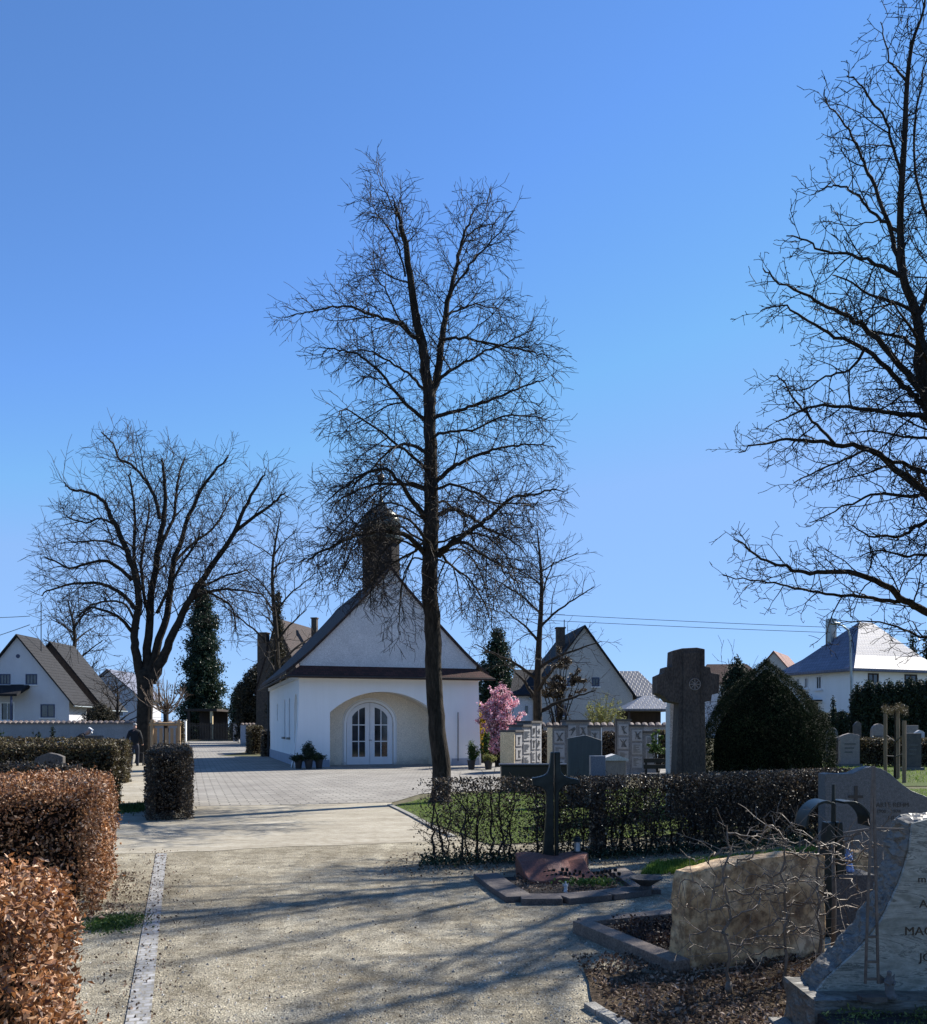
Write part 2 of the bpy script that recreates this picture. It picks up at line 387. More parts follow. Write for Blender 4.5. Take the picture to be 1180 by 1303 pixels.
sheet('gravel_path', [(-14,-4),(11,-4),(13,13),(3,12.6),(.3,12.4),(-.1,13.2),(-.5,14.6),(-.95,16.4),(-1.3,18.2),(-14,18.2)], .004, gravelm)
sheet('sandy_path', wob([(-14,11.36),(-3.8,11.4),(-2.6,11.9),(-1.2,12.3),(-.05,12.7),(-.35,13.9),(-.68,15.2),(-1.12,16.8),(-1.45,18.1),(-1.5,19.05),(-2.4,18.75),(-5.6,18.1),(-6.2,16.8),(-14,16.8)], .05, 3), .008, sandym)
V = Vector((-.2907,.9568,0)); U = Vector((.9568,.2907,0))
# paved yard and drive
pv = [gp(246,1026), gp(478,1026)]
sheet('paved_yard', [tuple(gp(246,1027))[:2], tuple(gp(492,1022))[:2], (-1.45,19.2), (-1.0,21.5), (2.3,24.0), (8.0,33.0),(10,42),(-4.5,42),(-6,47.6),(-13.3,49),
       (-13.9,60),(-22.0,92),(-25.5,101),(-31.0,99.5),(-16,51.2)], .012, pavem)
sheet('left_gravel_path', [(-7.2,17.5),(-5.95,17.5),(-16.5,52),(-19,52)], .016, sandym)
sheet('lawn', wob([(-1.45,18.2),(-.62,15.2),(.05,13.2),(.35,12.2),(3,13.2),(5.6,15),(14,17),(14,23),(2.3,23.4),(-.6,20.9)], .04, 5), .016, lawnm)
sheet('far_lawn', wob([(9.5,24),(40,26),(44,46),(12,40)], .1, 6), .016, lawnm)
sheet('cemetery_path', [(11,18.5),(40,18.5),(40,25.5),(13,24.5)], .012, sandym)
sheet('planting_bed', wob([tuple(gp(742,1236))[:2], tuple(gp(800,1240))[:2], (1.4,5.75),(2.6,6.3),(4.5,6.6),(4.5,2.5),(.75,2.5),tuple(gp(790,1303))[:2],tuple(gp(757,1290))[:2]], .03, 7), .020, mulchm)
# sett strip : a line of small granite blocks
a = Vector((-1.755,4.87,0)); d = Vector((-2.04,6.49,0)).normalized(); n_ = Vector((d.y,-d.x,0))
st = [a-d*3.2-n_*.064, a-d*3.2+n_*.064, a+d*6.8+n_*.064, a+d*6.8-n_*.064]
sheet('sett_strip', [(p.x,p.y) for p in st], .012, settm)
# kerb along the lawn
mb = MB()
kp = [(-1.50,18.3),(-1.2,17.2),(-.92,16.1),(-.66,15.0),(-.42,14.0),(-.15,13.0)]
for i in range(len(kp)-1):
    p, q = Vector((*kp[i],0)), Vector((*kp[i+1],0)); t = (q-p).normalized()*.01; s_ = Vector((-(q-p).normalized().y,(q-p).normalized().x,0))*.05
    mb.add([p+t-s_, q-t-s_, q-t+s_, p+t+s_]+[v+Vector((0,0,.035)) for v in (p+t-s_, q-t-s_, q-t+s_, p+t+s_)], [(3,2,1,0),(4,5,6,7),(0,1,5,4),(1,2,6,5),(2,3,7,6),(3,0,4,7)])
tag(mb.build('kerb', concrete, bevel=.008), kind='structure')
mb = MB()
k0, k1 = Vector((-5.6,17.9,0)), Vector((-26.8,88,0)); t = (k1-k0).normalized(); s_ = Vector((t.y,-t.x,0))*.06
mb.add([k0-s_,k0+s_,k1+s_,k1-s_]+[v+Vector((0,0,.06)) for v in (k0-s_,k0+s_,k1+s_,k1-s_)], [(3,2,1,0),(4,5,6,7),(0,1,5,4),(1,2,6,5),(2,3,7,6),(3,0,4,7)])
tag(mb.build('drive_kerb', concrete), kind='structure')
mb = MB()   # curved path edging at the bottom of the picture
pe = [gp(750,1283), gp(765,1293), gp(790,1306), gp(815,1330)]
for i in range(len(pe)-1):
    p, q = pe[i], pe[i+1]; t = (q-p).normalized(); s_ = Vector((t.y,-t.x,0))*.035; t = t*.004
    b8 = [p+t-s_,p+t+s_,q-t+s_,q-t-s_]
    mb.add(b8+[v+Vector((0,0,.035)) for v in b8], [(3,2,1,0),(4,5,6,7),(0,1,5,4),(1,2,6,5),(2,3,7,6),(3,0,4,7)])
tag(mb.build('path_edging', concrete), kind='structure')

# loose stones and fallen leaves
rnd = random.Random(11)
mb = MB()
for i in range(14000):
    Y = 4.3+rnd.random()**1.6*7.0; x = rnd.uniform(-.52,.5)*Y
    if x > .16*Y and Y < 6.3: continue
    s = rnd.uniform(.0025,.0065)*(1.9 if rnd.random() < .05 else 1)
    a1 = rnd.uniform(0,6.28); c_, s__ = math.cos(a1)*s, math.sin(a1)*s
    mb.add([(x+c_*1.3,Y+s__*1.3,.004),(x-s__,Y+c_,.004),(x-c_*1.2,Y-s__*1.2,.004),(x+s__,Y-c_,.004),(x+c_*.4,Y+s__*.3,.004+s*1.0),(x-c_*.4,Y-s__*.3,.004+s*.9)],
           [(0,1,4),(1,5,4),(1,2,5),(2,3,5),(3,4,5),(3,0,4)])
pebm = leafmat('pebbles', [(0,(.2,.175,.14)),(.7,(.42,.385,.31)),(1,(.66,.62,.55))], .9, 0, .3)
tag(mb.build('pebbles', pebm, fixn=True), 'pale loose pebbles scattered over the gravel path', 'pebbles', kind='stuff')
mb = MB()
for i in range(9000):
    if rnd.random() < .85:
        p = Vector((rnd.uniform(.66,2.9), rnd.uniform(4.2,6.25), .028))
        if p.x < .70+(6.2-p.y)*.09+abs(rnd.gauss(0,.06)): continue
    else: p = Vector((rnd.uniform(-.9,4.0), rnd.uniform(9.5,11.4), .02))
    p.z += rnd.random()*.012
    mb.leaf(p, rnd.uniform(.018,.042), rnd, .6)
for i in range(500):
    Y = 4.6+rnd.random()*5; p = Vector((rnd.uniform(-.42,.2)*Y, Y, .012)); mb.leaf(p, rnd.uniform(.012,.024), rnd, .6)
for i in range(2200):   # drifts against the hedges and along the edging strip
    q = rnd.random()
    if q < .35: t = rnd.random(); p = Vector((-1.15-.3*t+abs(rnd.gauss(0,.09)), 3.0+.9*t, .012))
    elif q < .7: t = rnd.random(); p = Vector((-3.0-.75*t+abs(rnd.gauss(0,.12)), 7.4+2.5*t, .012))
    else: t = rnd.random(); p = Vector((-1.755-2.04*t*1.05+rnd.gauss(0,.16), 4.87+6.49*t*1.05, .018))
    mb.leaf(p, rnd.uniform(.012,.032), rnd, .6)
tag(mb.build('fallen_leaves', litter, fixn=False), 'dry brown leaves lying on the soil around the shrubs', 'leaf litter', kind='stuff')

def grass_patch(name, label, pts_fn, n, h, mat=None, w=.006):
    r2 = random.Random(len(label)); mb = MB()
    for i in range(n):
        x, y = pts_fn(r2); hh = h*r2.uniform(.4,1.2); dx, dy = r2.gauss(0,.4)*hh, r2.gauss(0,.4)*hh
        a1 = r2.uniform(0,3.14); wx, wy = math.cos(a1)*w, math.sin(a1)*w
        k = len(mb.v); mb.v += [(x-wx,y-wy,.01),(x+wx,y+wy,.01),(x+dx,y+dy,hh+.01)]; mb.f.append((k,k+1,k+2))
    return tag(mb.build(name, mat or grassm, fixn=False), label, 'grass', kind='stuff')
def inpoly(poly):
    xs = [p[0] for p in poly]; ys = [p[1] for p in poly]
    def f(r2):
        while True:
            x, y = r2.uniform(min(xs),max(xs)), r2.uniform(min(ys),max(ys)); c = False
            for i in range(len(poly)):
                (x1,y1),(x2,y2) = poly[i], poly[i-1]
                if (y1>y)!=(y2>y) and x < (x2-x1)*(y-y1)/(y2-y1)+x1: c = not c
            if c: return x, y
    return f
grass_patch('lawn_grass', 'short green grass of the lawn behind the kerb', inpoly([(-1.35,18.1),(-.52,15.2),(.15,13.2),(.45,12.2),(3,13.2),(5.6,15),(12,17),(12,23),(2.3,23.4),(-.6,20.8)]), 36000, .05)
grass_patch('hedge_foot_grass', 'bright green grass between the hedge and the sandstone headstone', inpoly([(1.9,9.7),(3.2,10.0),(5.2,11.2),(5.2,12.2),(3.2,10.9),(2.2,10.5)]), 14000, .07)
grass_patch('far_grass', 'green lawn strip by the far headstones', inpoly([(11,25.5),(30,27),(32,44),(14,38)]), 12000, .09, w=.012)
pg = gp(143,1178)
mb = MB(); r3 = random.Random(14)
for i in range(2600):
    ax, ay = r3.gauss(0,.10), r3.gauss(.03,.15); mb.leaf(Vector((pg.x+ax, pg.y+ay, .015+abs(r3.gauss(0,.03))*max(.3,1-math.hypot(ax,ay)*3))), r3.uniform(.012,.03), r3, .7)
tag(mb.build('weed_tuft', greenleaf, fixn=False), 'bright green weeds at the foot of the second copper beech hedge', 'weeds', kind='stuff')
pg2 = gp(172,1030)
grass_patch('verge_plants', 'low green plants beside the clipped hedge block', lambda r2: (pg2.x+r2.gauss(0,.25), pg2.y+r2.gauss(0,.5)), 1500, .10, greenleaf, .012)

# ------------------------------------------------------------------ trees
def curve_pts(P, sub=4):
    out = []; n = len(P)
    for i in range(n-1):
        p0, p1, p2, p3 = P[max(i-1,0)], P[i], P[i+1], P[min(i+2,n-1)]
        for k in range(sub):
            t = k/sub
            out.append(.5*((2*p1)+(p2-p0)*t+(2*p0-5*p1+4*p2-p3)*t*t+(3*p1-p0-3*p2+p3)*t**3))
    out.append(P[-1].copy()); return out

class Tree:
    """lv: list of dicts per level of side shoots: n (per metre), L (length range), ang, trop (z pull), wig, seg"""
    def __init__(s, seed, lv, thr=.02, rmin=.004, budd=0):
        s.r = random.Random(seed); s.lv = lv; s.limb = MB(); s.twig = MB(); s.thr = thr; s.rmin = rmin; s.bud = budd
    def put(s, pts, rads):
        r0 = rads[0]
        n = 10 if r0 > .12 else 7 if r0 > .05 else 5 if r0 > .018 else 3
        (s.limb if r0 > s.thr else s.twig).tube(pts, rads, n, cap=False)
    def side(s, pts, rads, lvl, t0=.12, dens=1.0, lsc=1.0):
        if lvl >= len(s.lv): return
        q = s.lv[lvl]; r = s.r
        L = sum((pts[i+1]-pts[i]).length for i in range(len(pts)-1))
        n = q['n']*L*dens; n = int(n)+(r.random() < n-int(n))
        if lvl > 0: n = max(n, 1)
        cum = [0]
        for i in range(len(pts)-1): cum.append(cum[-1]+(pts[i+1]-pts[i]).length)
        ph = r.uniform(0, 6.28)
        for k in range(n):
            t = t0+(1-t0)*((k+r.random())/n)**.85
            dd = t*L; i = 0
            while i < len(cum)-2 and cum[i+1] < dd: i += 1
            f = (dd-cum[i])/max(1e-6, cum[i+1]-cum[i])
            p = pts[i].lerp(pts[i+1], min(1,f)); rr = rads[i]+(rads[i+1]-rads[i])*min(1,f)
            tan = (pts[i+1]-pts[i]).normalized()
            a = tan.orthogonal().normalized(); b = tan.cross(a)
            ph += 2.4+r.gauss(0,.5)
            nn = a*math.cos(ph)+b*math.sin(ph)
            if q.get('flat'): nn = (nn*(1-q['flat'])+Vector((nn.x,nn.y,0))*q['flat']).normalized()
            an = R(r.gauss(q['ang'], 9))
            d = (tan*math.cos(an)+nn*math.sin(an)).normalized()
            ln = r.uniform(*q['L'])*lsc*(1-.80*t if lvl == 0 else 1-.55*t if lvl == 1 else 1-.3*t)
            s.shoot(p, d, ln, min(rr*.62, s.rmin+ln*q.get('rk', .009)), lvl, lsc)
    def shoot(s, p, d, L, r0, lvl, lsc=1.0):
        q = s.lv[lvl]; r = s.r; r0 = max(r0, s.rmin)
        n = max(2, int(L/q['seg'])); pts = [p]; st = L/n; rads = [r0]
        r1 = max(s.rmin*.75, r0*.3)
        for i in range(n):
            w = q['wig']
            d = (d+Vector((r.gauss(0,w), r.gauss(0,w), r.gauss(0,w)+q['trop']*st))).normalized()
            pts.append(pts[-1]+d*st); rads.append(r0+(r1-r0)*(i+1)/n)
        s.put(pts, rads)
        if s.bud and lvl == len(s.lv)-1:
            e = pts[-1]; b = s.bud
            s.twig.tube([e-d*b, e, e+d*b*1.1], [b*.3, b*.55, b*.15], 3, cap=False)
        s.side(pts, rads, lvl+1, .15, 1.0, lsc)
    def guide(s, P, r0, r1, dens=1, t0=.12, lsc=1, lvl=0, sub=4):
        pts = curve_pts(P, sub); n = len(pts)
        for i in range(1, n-1):
            pts[i] = pts[i]+Vector([s.r.gauss(0, .012*(1+r0*4)) for _ in range(3)])
        rads = [r0+(r1-r0)*(i/(n-1))**.8 for i in range(n)]
        s.put(pts, rads); s.side(pts, rads, lvl, t0, dens, lsc)
        return pts, rads
    def finish(s, root, bm_=None, tm=None):
        s.limb.build('trunk', bm_ or bark, root, smooth=True, fixn=False)
        if s.twig.v: s.twig.build('crown', tm or twigm, root, fixn=False)

def trim(pl, k):
    (a, b), (c, d) = pl[-2], pl[-1]; return pl[:-1]+[(a+(c-a)*k, b+(d-b)*k)]
def trace(pl, Y0, Y1, p=1.0):
    n = len(pl); return [at(x, y, Y0+(Y1-Y0)*(i/(n-1))**p) for i, (x, y) in enumerate(pl)]

def auto_tree(name, label, px, Y, pytop, spread_px, seed, trunk_px, fork=.3, lv=None, group=None, dens=1.0, tm=None, upw=.9, rmin=None, cat='tree', bare_to=None):
    """free-growing bare tree: straight leader and limbs leaving it all round"""
    X = GX(px, Y); H = GZ(pytop, Y); k = Y/40
    lv = lv or [dict(n=1.7/k, L=(1.2*k,2.6*k), ang=45, trop=.08, wig=.13, seg=.4*k, rk=.009),
                dict(n=2.6/k, L=(.6*k,1.4*k), ang=42, trop=.03, wig=.15, seg=.28*k, rk=.008),
                dict(n=2.8/k, L=(.3*k,.8*k), ang=38, trop=.03, wig=.15, seg=.24*k, rk=.008)]
    root = thing(name, label, cat, (X,Y,0), group)
    T = Tree(seed, lv, .03, rmin or .0095*k); r = T.r
    r0 = trunk_px/F*Y/2; sp = spread_px/F*Y
    P = [Vector((X,Y,-.05)), Vector((X+r.gauss(0,.01)*H,Y,H*.2)), Vector((X+r.gauss(0,.015)*H,Y,H*.45)), Vector((X+r.gauss(0,.015)*H,Y,H*.75)), Vector((X+r.gauss(0,.02)*H,Y,H))]
    pts = curve_pts(P, 5); n = len(pts)-1
    rads = [max(r0*.06, r0*(1-.92*(i/n))) for i in range(n+1)]; rads[0] *= 1.25
    T.limb.tube(pts, rads, 9, cap=False); T.side(pts, rads, 0, .55, dens)
    N = 15
    for i in range(N):
        f = fork+(.92-fork)*i/N; z = H*f; base = pts[int(f*n)]
        a = 2.4*i+r.uniform(-.4,.4); ln = sp*(1.15-f*.75)*r.uniform(.8,1.1)
        rise = ln*upw*r.uniform(.5,1.1)
        if z+rise > H: rise = H-z
        e = Vector((math.cos(a), math.sin(a), 0))
        T.guide([base, base+e*ln*.35+Vector((0,0,rise*.45)), base+e*ln*.7+Vector((0,0,rise*.75)), base+e*ln+Vector((0,0,rise))], rads[int(f*n)]*.55, r0*.07, dens, .2)
    T.finish(root, bark_far, tm or twigm)
    return root
# --- the tall linden in the middle
LV = [dict(n=5.6, L=(.75,1.7), ang=48, trop=-.14, wig=.11, seg=.17, rk=.010),
      dict(n=8.0, L=(.35,.85), ang=44, trop=-.45, wig=.13, seg=.12, rk=.009),
      dict(n=7.5, L=(.14,.40), ang=40, trop=-.45, wig=.13, seg=.10, rk=.006)]
TY = 19.0
rt = thing('linden_tree', 'tall bare linden with thick trunk rising in front of the white chapel', 'tree', tuple(at(562,1021,TY)*1.0))
rt.location.z = 0
T = Tree(5, LV, .017, .0055)
trunk = [(561,1022),(562,990),(558,940),(553,880),(550,800),(547,740),(548,690),(549,640),(548,580),(546,520),(542,470),(534,425),(524,365),(516,310),(509,282),(503,262),(499,248)]
tp = trace(trunk, TY, TY); tp[0].z = -.05
tp = curve_pts(tp, 4)
def tr_(i, n): 
    t = i/n
    return .215-.03*min(1,t/.15)-.02*min(1,t/.4) if t < .38 else max(.012, .165*max(0,1-(t-.38)/.62)**.85)
rads = [tr_(i, len(tp)-1) for i in range(len(tp))]
rads[0] = .32; rads[1] = .25
for i in range(2, len(tp)-1): tp[i] += Vector((T.r.gauss(0,.012), T.r.gauss(0,.012), 0))
T.limb.tube(tp, rads, 14, cap=False)
T.side(tp, rads, 0, .40, 1.1, 1.0)
sec = trace([(547,520),(556,478),(563,430),(571,385),(579,345),(588,308),(596,285),(604,266)], TY, TY+.9)
T.guide(sec, .10, .012, 1.3)
limbs = [
 ([(542,706),(520,684),(495,676),(460,680),(425,694),(397,708),(380,724)], .085, -2.6),
 ([(544,665),(528,640),(509,613),(490,597),(460,606),(425,628),(404,650)], .08, -1.4),
 ([(542,624),(518,616),(486,616),(450,626),(428,640),(412,668)], .06, 1.6),
 ([(542,574),(520,566),(500,570),(478,592),(450,620),(440,650)], .055, 2.0),
 ([(540,534),(524,520),(505,500),(486,476),(465,458),(444,447),(420,444),(401,452)], .06, -1.3),
 ([(541,500),(525,480),(509,468),(482,452),(455,446),(430,462)], .05, 1.5),
 ([(529,430),(505,409),(480,404),(452,392),(430,390),(397,396),(372,402),(350,408)], .055, .8),
 ([(516,352),(508,318),(496,292),(482,276),(470,262)], .03, -.6),
 ([(508,300),(500,262),(488,240),(480,222)], .025, .3),
 ([(558,708),(578,688),(605,671),(630,652),(654,632),(680,630),(704,622),(736,632)], .085, -1.2),
 ([(560,700),(585,690),(610,702),(638,722),(655,738),(672,756)], .06, -2.4),
 ([(558,654),(578,648),(599,658),(625,675),(645,684),(664,698),(680,724)], .065, 1.8),
 ([(556,612),(572,598),(589,587),(615,577),(638,569),(665,566),(690,566),(730,576)], .07, .9),
 ([(553,532),(578,524),(605,516),(632,506),(658,495),(684,486),(710,476)], .06, -1.3),
 ([(550,490),(568,476),(585,465),(612,450),(639,438),(670,424),(698,408)], .055, 1.1),
 ([(562,432),(585,430),(608,434),(638,440),(666,445),(690,452),(712,452)], .045, -1.0),
 ([(568,403),(586,392),(605,388),(630,392),(650,402)], .03, 1.2),
 ([(572,375),(590,350),(608,326),(632,300),(660,272)], .04, -.5),
 ([(584,320),(600,296),(620,286),(648,286)], .025, .5),
 ([(536,440),(520,420),(505,400),(492,372),(478,352),(460,350)], .035, -1.3),
 ([(520,360),(498,352),(476,338),(462,320)], .025, .8),
 ([(548,640),(560,620),(590,620),(630,640),(665,640),(700,655)], .05, -2.8),
 ([(547,600),(530,585),(500,560),(470,540),(440,520),(420,540)], .05, -2.6),
 ([(548,560),(565,550),(600,548),(640,530),(680,530),(712,545)], .045, -2.4),
 ([(546,680),(530,700),(500,716),(470,740),(455,775)], .05, 2.6),
 ([(550,690),(575,720),(600,740),(620,775),(628,810)], .045, 2.6),
 ([(550,700),(545,690),(520,660),(480,660),(440,690),(415,730)], .05, -3.0),
 ([(549,640),(570,640),(590,660),(610,700),(640,740)], .04, 3.0),
 ([(540,703),(508,688),(486,706),(474,748),(470,800)], .035, -1.0),
 ([(541,690),(500,668),(455,690),(432,735),(425,780)], .035, .8),
 ([(539,712),(525,712),(512,740),(508,790),(512,830)], .028, .6),
 ([(545,664),(500,640),(460,660),(440,700),(436,740)], .032, -1.9),
 ([(556,706),(590,700),(612,730),(624,775),(628,830)], .032, .9),
 ([(558,690),(600,678),(640,700),(660,745),(668,790)], .032, -1.2),
 ([(556,712),(575,722),(586,760),(592,810)], .026, -.6),
 ([(545,620),(500,615),(450,650),(415,690),(398,735)], .032, 1.2),
]
for pl, r0, dy in limbs:
    T.guide(trace(trim(pl, .45), TY, TY+dy, .9), r0*.8, .009, 1.05, .16)
T.finish(rt)

# --- the tree whose trunk stands beyond the right edge
LV2 = [dict(n=4.2, L=(.7,1.6), ang=50, trop=.05, wig=.17, seg=.15, rk=.010),
       dict(n=6.2, L=(.3,.7), ang=50, trop=.2, wig=.22, seg=.09, rk=.010),
       dict(n=8.5, L=(.08,.24), ang=50, trop=.5, wig=.28, seg=.06, rk=.010)]
RY = 15.0
rr_ = thing('maple_tree', 'bare tree with knobbly twigs reaching in from the right edge', 'tree', (GX(1250,RY),RY,0))
T = Tree(8, LV2, .014, .0058, .013)
tk = trace([(1258,1052),(1254,960),(1247,860),(1238,760),(1224,650),(1205,550),(1180,477),(1165,395),(1150,353),(1146,276),(1151,184),(1155,101),(1162,52),(1175,15),(1180,-30),(1180,-70)], RY, RY)
tk[0].z = -.05
tp = curve_pts(tk, 4); n = len(tp)-1
rads = [max(.012, .27*(1-i/n)**.85) if i/n < .42 else max(.01,(.27*.58**.85*.45)*max(0,1-(i/n-.42)/.58)**.95) for i in range(n+1)]
T.limb.tube(tp, rads, 12, cap=False); T.side(tp, rads, 0, .45, 1.2)
limbs2 = [
 ([(1240,812),(1200,790),(1175,778),(1151,763),(1126,744),(1080,728),(1040,729),(1010,725),(977,715),(948,694),(934,686)], .085, -.8),
 ([(1151,765),(1126,764),(1095,758),(1061,757),(1022,750),(985,742),(955,738),(920,732)], .04, .3),
 ([(1230,690),(1200,655),(1180,631),(1151,605),(1106,572),(1061,565),(1013,560),(974,563),(940,576)], .095, .6),
 ([(1180,602),(1138,586),(1106,575),(1075,585),(1040,600),(1010,615)], .04, -1.0),
 ([(1215,600),(1180,535),(1150,528),(1125,522),(1080,518),(1038,517),(1005,530),(988,536)], .06, -.9),
 ([(1212,590),(1180,522),(1160,500),(1138,477),(1100,444),(1064,428),(1029,409),(1000,390),(968,396)], .07, .5),
 ([(1200,540),(1180,509),(1145,464),(1106,422),(1083,405),(1061,393),(1032,378),(992,359),(971,341)], .07, -.6),
 ([(1062,565),(1040,540),(1022,520),(1005,500),(992,480),(980,478)], .03, .8),
 ([(1151,356),(1138,315),(1127,276),(1110,228),(1096,200),(1084,172),(1066,146),(1050,123)], .05, .7),
 ([(1150,353),(1125,340),(1103,332),(1075,322),(1047,318),(1020,304),(1001,300)], .04, -.7),
 ([(1148,297),(1130,285),(1115,273),(1092,250),(1072,236),(1050,240),(1032,248)], .035, .6),
 ([(1225,640),(1205,480),(1190,350),(1180,276),(1164,215),(1168,138),(1176,90),(1185,50)], .045, 1.0),
 ([(1147,225),(1138,190),(1127,154),(1110,128),(1095,106),(1078,96)], .03, -.6),
 ([(1152,101),(1142,88),(1133,77),(1126,50),(1121,28)], .022, .4),
 ([(1230,690),(1200,670),(1180,663),(1160,676),(1145,683),(1120,684),(1100,680),(1085,668)], .05, -1.1),
 ([(1235,730),(1205,712),(1180,705),(1150,708),(1120,700),(1095,708)], .045, 1.3),
 ([(1225,645),(1190,632),(1151,630),(1116,628),(1085,640),(1060,650),(1030,665)], .045, 1.5),
 ([(1210,580),(1185,560),(1150,556),(1110,548),(1075,552)], .04, 2.0),
 ([(1175,450),(1150,430),(1120,424),(1090,412),(1070,380)], .04, 1.6),
 ([(1165,400),(1140,385),(1110,376),(1085,360),(1060,350)], .035, -1.6),
 ([(1100,445),(1080,470),(1050,480),(1025,495),(1000,498)], .028, .9),
 ([(1238,780),(1210,800),(1180,812),(1150,800),(1110,790),(1070,792)], .04, 1.5),
 ([(1240,800),(1300,740),(1370,680),(1440,640)], .09, 1.0),
 ([(1230,700),(1290,600),(1340,520),(1400,450)], .09, -1.2),
 ([(1215,600),(1260,500),(1300,400),(1330,300),(1350,200)], .09, .8),
 ([(1190,480),(1230,400),(1260,300),(1280,180),(1285,80)], .07, -.8),
 ([(1170,400),(1200,300),(1215,200),(1225,100),(1230,10)], .05, .8),
 ([(1235,760),(1220,700),(1190,640),(1150,590)], .06, -3.5),
 ([(1225,680),(1240,600),(1230,520),(1215,430)], .06, 3.0),
 ([(1205,560),(1190,480),(1160,420),(1130,380)], .05, -2.6),
 ([(1240,780),(1270,720),(1310,650),(1350,560),(1380,480)], .13, -4.5),  # limbs from here on stay out of frame, added to throw shadows on the gravel
 ([(1235,740),(1260,640),(1290,560),(1320,440)], .12, -4.0),
 ([(1225,680),(1250,560),(1280,450),(1300,330)], .11, -3.6),
 ([(1235,760),(1300,700),(1380,640),(1470,560)], .12, -3.4),
 ([(1210,600),(1250,480),(1290,350),(1330,230)], .10, -3.8),
 ([(1240,800),(1290,770),(1350,740),(1420,720)], .11, -4.6),
 ([(1230,720),(1240,620),(1250,520),(1262,400)], .09, -4.4),
 ([(1240,700),(1265,600),(1285,480),(1300,360)], .11, -4.2),
 ([(1235,720),(1300,620),(1360,500),(1420,380)], .11, -4.8),
 ([(1238,760),(1270,660),(1330,560),(1370,420)], .10, -5.4),
 ([(1235,700),(1300,560),(1400,420),(1480,300)], .10, -6.2),
 ([(1225,650),(1280,500),(1310,380),(1340,260)], .10, -5.0),
 ([(1238,770),(1320,680),(1420,600),(1520,500)], .09, -6.6),
 ([(1240,790),(1300,720),(1340,640),(1400,560)], .10, -5.6),
 ([(1225,640),(1290,520),(1350,400),(1400,280)], .10, -4.0),
 ([(1240,780),(1280,740),(1330,720),(1400,700)], .08, -6.0),
]
for pl, r0, dy in limbs2:
    T.guide(trace(pl, RY, RY+dy, .9), r0, .009, 1.1 if dy > -3.2 else 1.7, .14)
T.finish(rr_, bark, twig_right)

auto_tree('maple_tree', 'unseen bare tree added outside the right edge to cast branch shadows', 1440, 13, -130, 230, 38, 34, .35, lv=[dict(n=3.6, L=(.7,1.6), ang=45, trop=.08, wig=.15, seg=.2, rk=.010), dict(n=5, L=(.35,.8), ang=42, trop=.05, wig=.18, seg=.15, rk=.01), dict(n=5, L=(.12,.35), ang=40, trop=.1, wig=.2, seg=.1, rk=.01)], rmin=.008, dens=.55)  # unseen tree, added to cast branch shadows over the path and right graves
# --- the old many-stemmed lime on the left
LV3 = [dict(n=3.0, L=(1.4,3.2), ang=45, trop=.05, wig=.13, seg=.4, rk=.010),
       dict(n=3.2, L=(.8,1.8), ang=42, trop=.03, wig=.15, seg=.28, rk=.009),
       dict(n=3.8, L=(.4,1.0), ang=38, trop=.03, wig=.15, seg=.22, rk=.008)]
LY = 40.0
rl = thing('old_lime_tree', 'broad bare tree with several upright stems by the left garden wall', 'tree', (GX(184,LY),LY,0))
T = Tree(21, LV3, .03, .0095)
tp = trace([(184,973),(184,950),(184,915),(185,890),(184,868),(182,850)], LY, LY); tp[0].z = -.1
tp = curve_pts(tp, 3); T.limb.tube(tp, [.48,.40,.36,.345]+[.335]*(len(tp)-6)+[.30,.16], 14, cap=True)
stems = [
 ([(180,868),(174,835),(171,811),(176,757),(166,713),(149,672),(138,650),(128,635),(108,626),(88,622),(74,601)], .24, -1.5),
 ([(184,868),(188,825),(193,757),(203,689),(209,650),(210,622),(207,590),(205,571)], .25, .6),
 ([(203,660),(196,630),(183,608),(166,591),(150,583),(146,568),(136,556),(118,540)], .10, 1.2),
 ([(188,866),(200,822),(213,784),(220,723),(237,669),(257,622),(284,588),(301,566)], .24, 1.2),
 ([(192,868),(207,840),(220,808),(237,771),(267,723),(298,679),(315,639),(332,611),(345,586)], .27, -1.0),
 ([(298,678),(325,656),(345,642),(358,630),(372,620)], .10, -1.4),
 ([(172,812),(162,796),(149,784),(122,774),(104,780),(88,791)], .11, -2.5),
 ([(173,775),(155,756),(132,744),(108,742),(88,744),(60,752),(42,766)], .12, 2.0),
 ([(168,738),(150,722),(132,713),(108,718),(88,723),(64,712),(42,704)], .11, -1.4),
 ([(236,770),(256,748),(280,736),(308,727),(335,720)], .09, 1.5),
 ([(240,766),(262,754),(290,750),(325,754),(350,762)], .09, -2.5),
 ([(250,750),(274,758),(294,772),(300,795),(298,818)], .07, 2.2),
 ([(160,700),(140,690),(120,688),(95,690),(70,680)], .07, 2.2),
 ([(150,672),(130,660),(110,665),(90,660),(78,650)], .06, -2.0),
 ([(178,750),(170,700),(172,650),(165,610),(170,590)], .10, -2.5),
 ([(200,700),(220,660),(225,620),(232,590),(240,570)], .10, 2.5),
 ([(222,715),(248,690),(275,668),(290,640),(300,620)], .08, 3.0),
 ([(190,790),(180,720),(190,650),(185,610)], .10, 3.2),
 ([(200,780),(230,720),(250,690),(262,650)], .08, -3.4),
 ([(176,800),(160,770),(135,765),(110,775),(95,800),(88,820)], .07, 3),
]
for pl, r0, dy in stems:
    T.guide(trace(trim(pl, .4), LY, LY+dy, .9), r0*.92, .025, 1.0, .2)
T.finish(rl, bark_far, twigm)

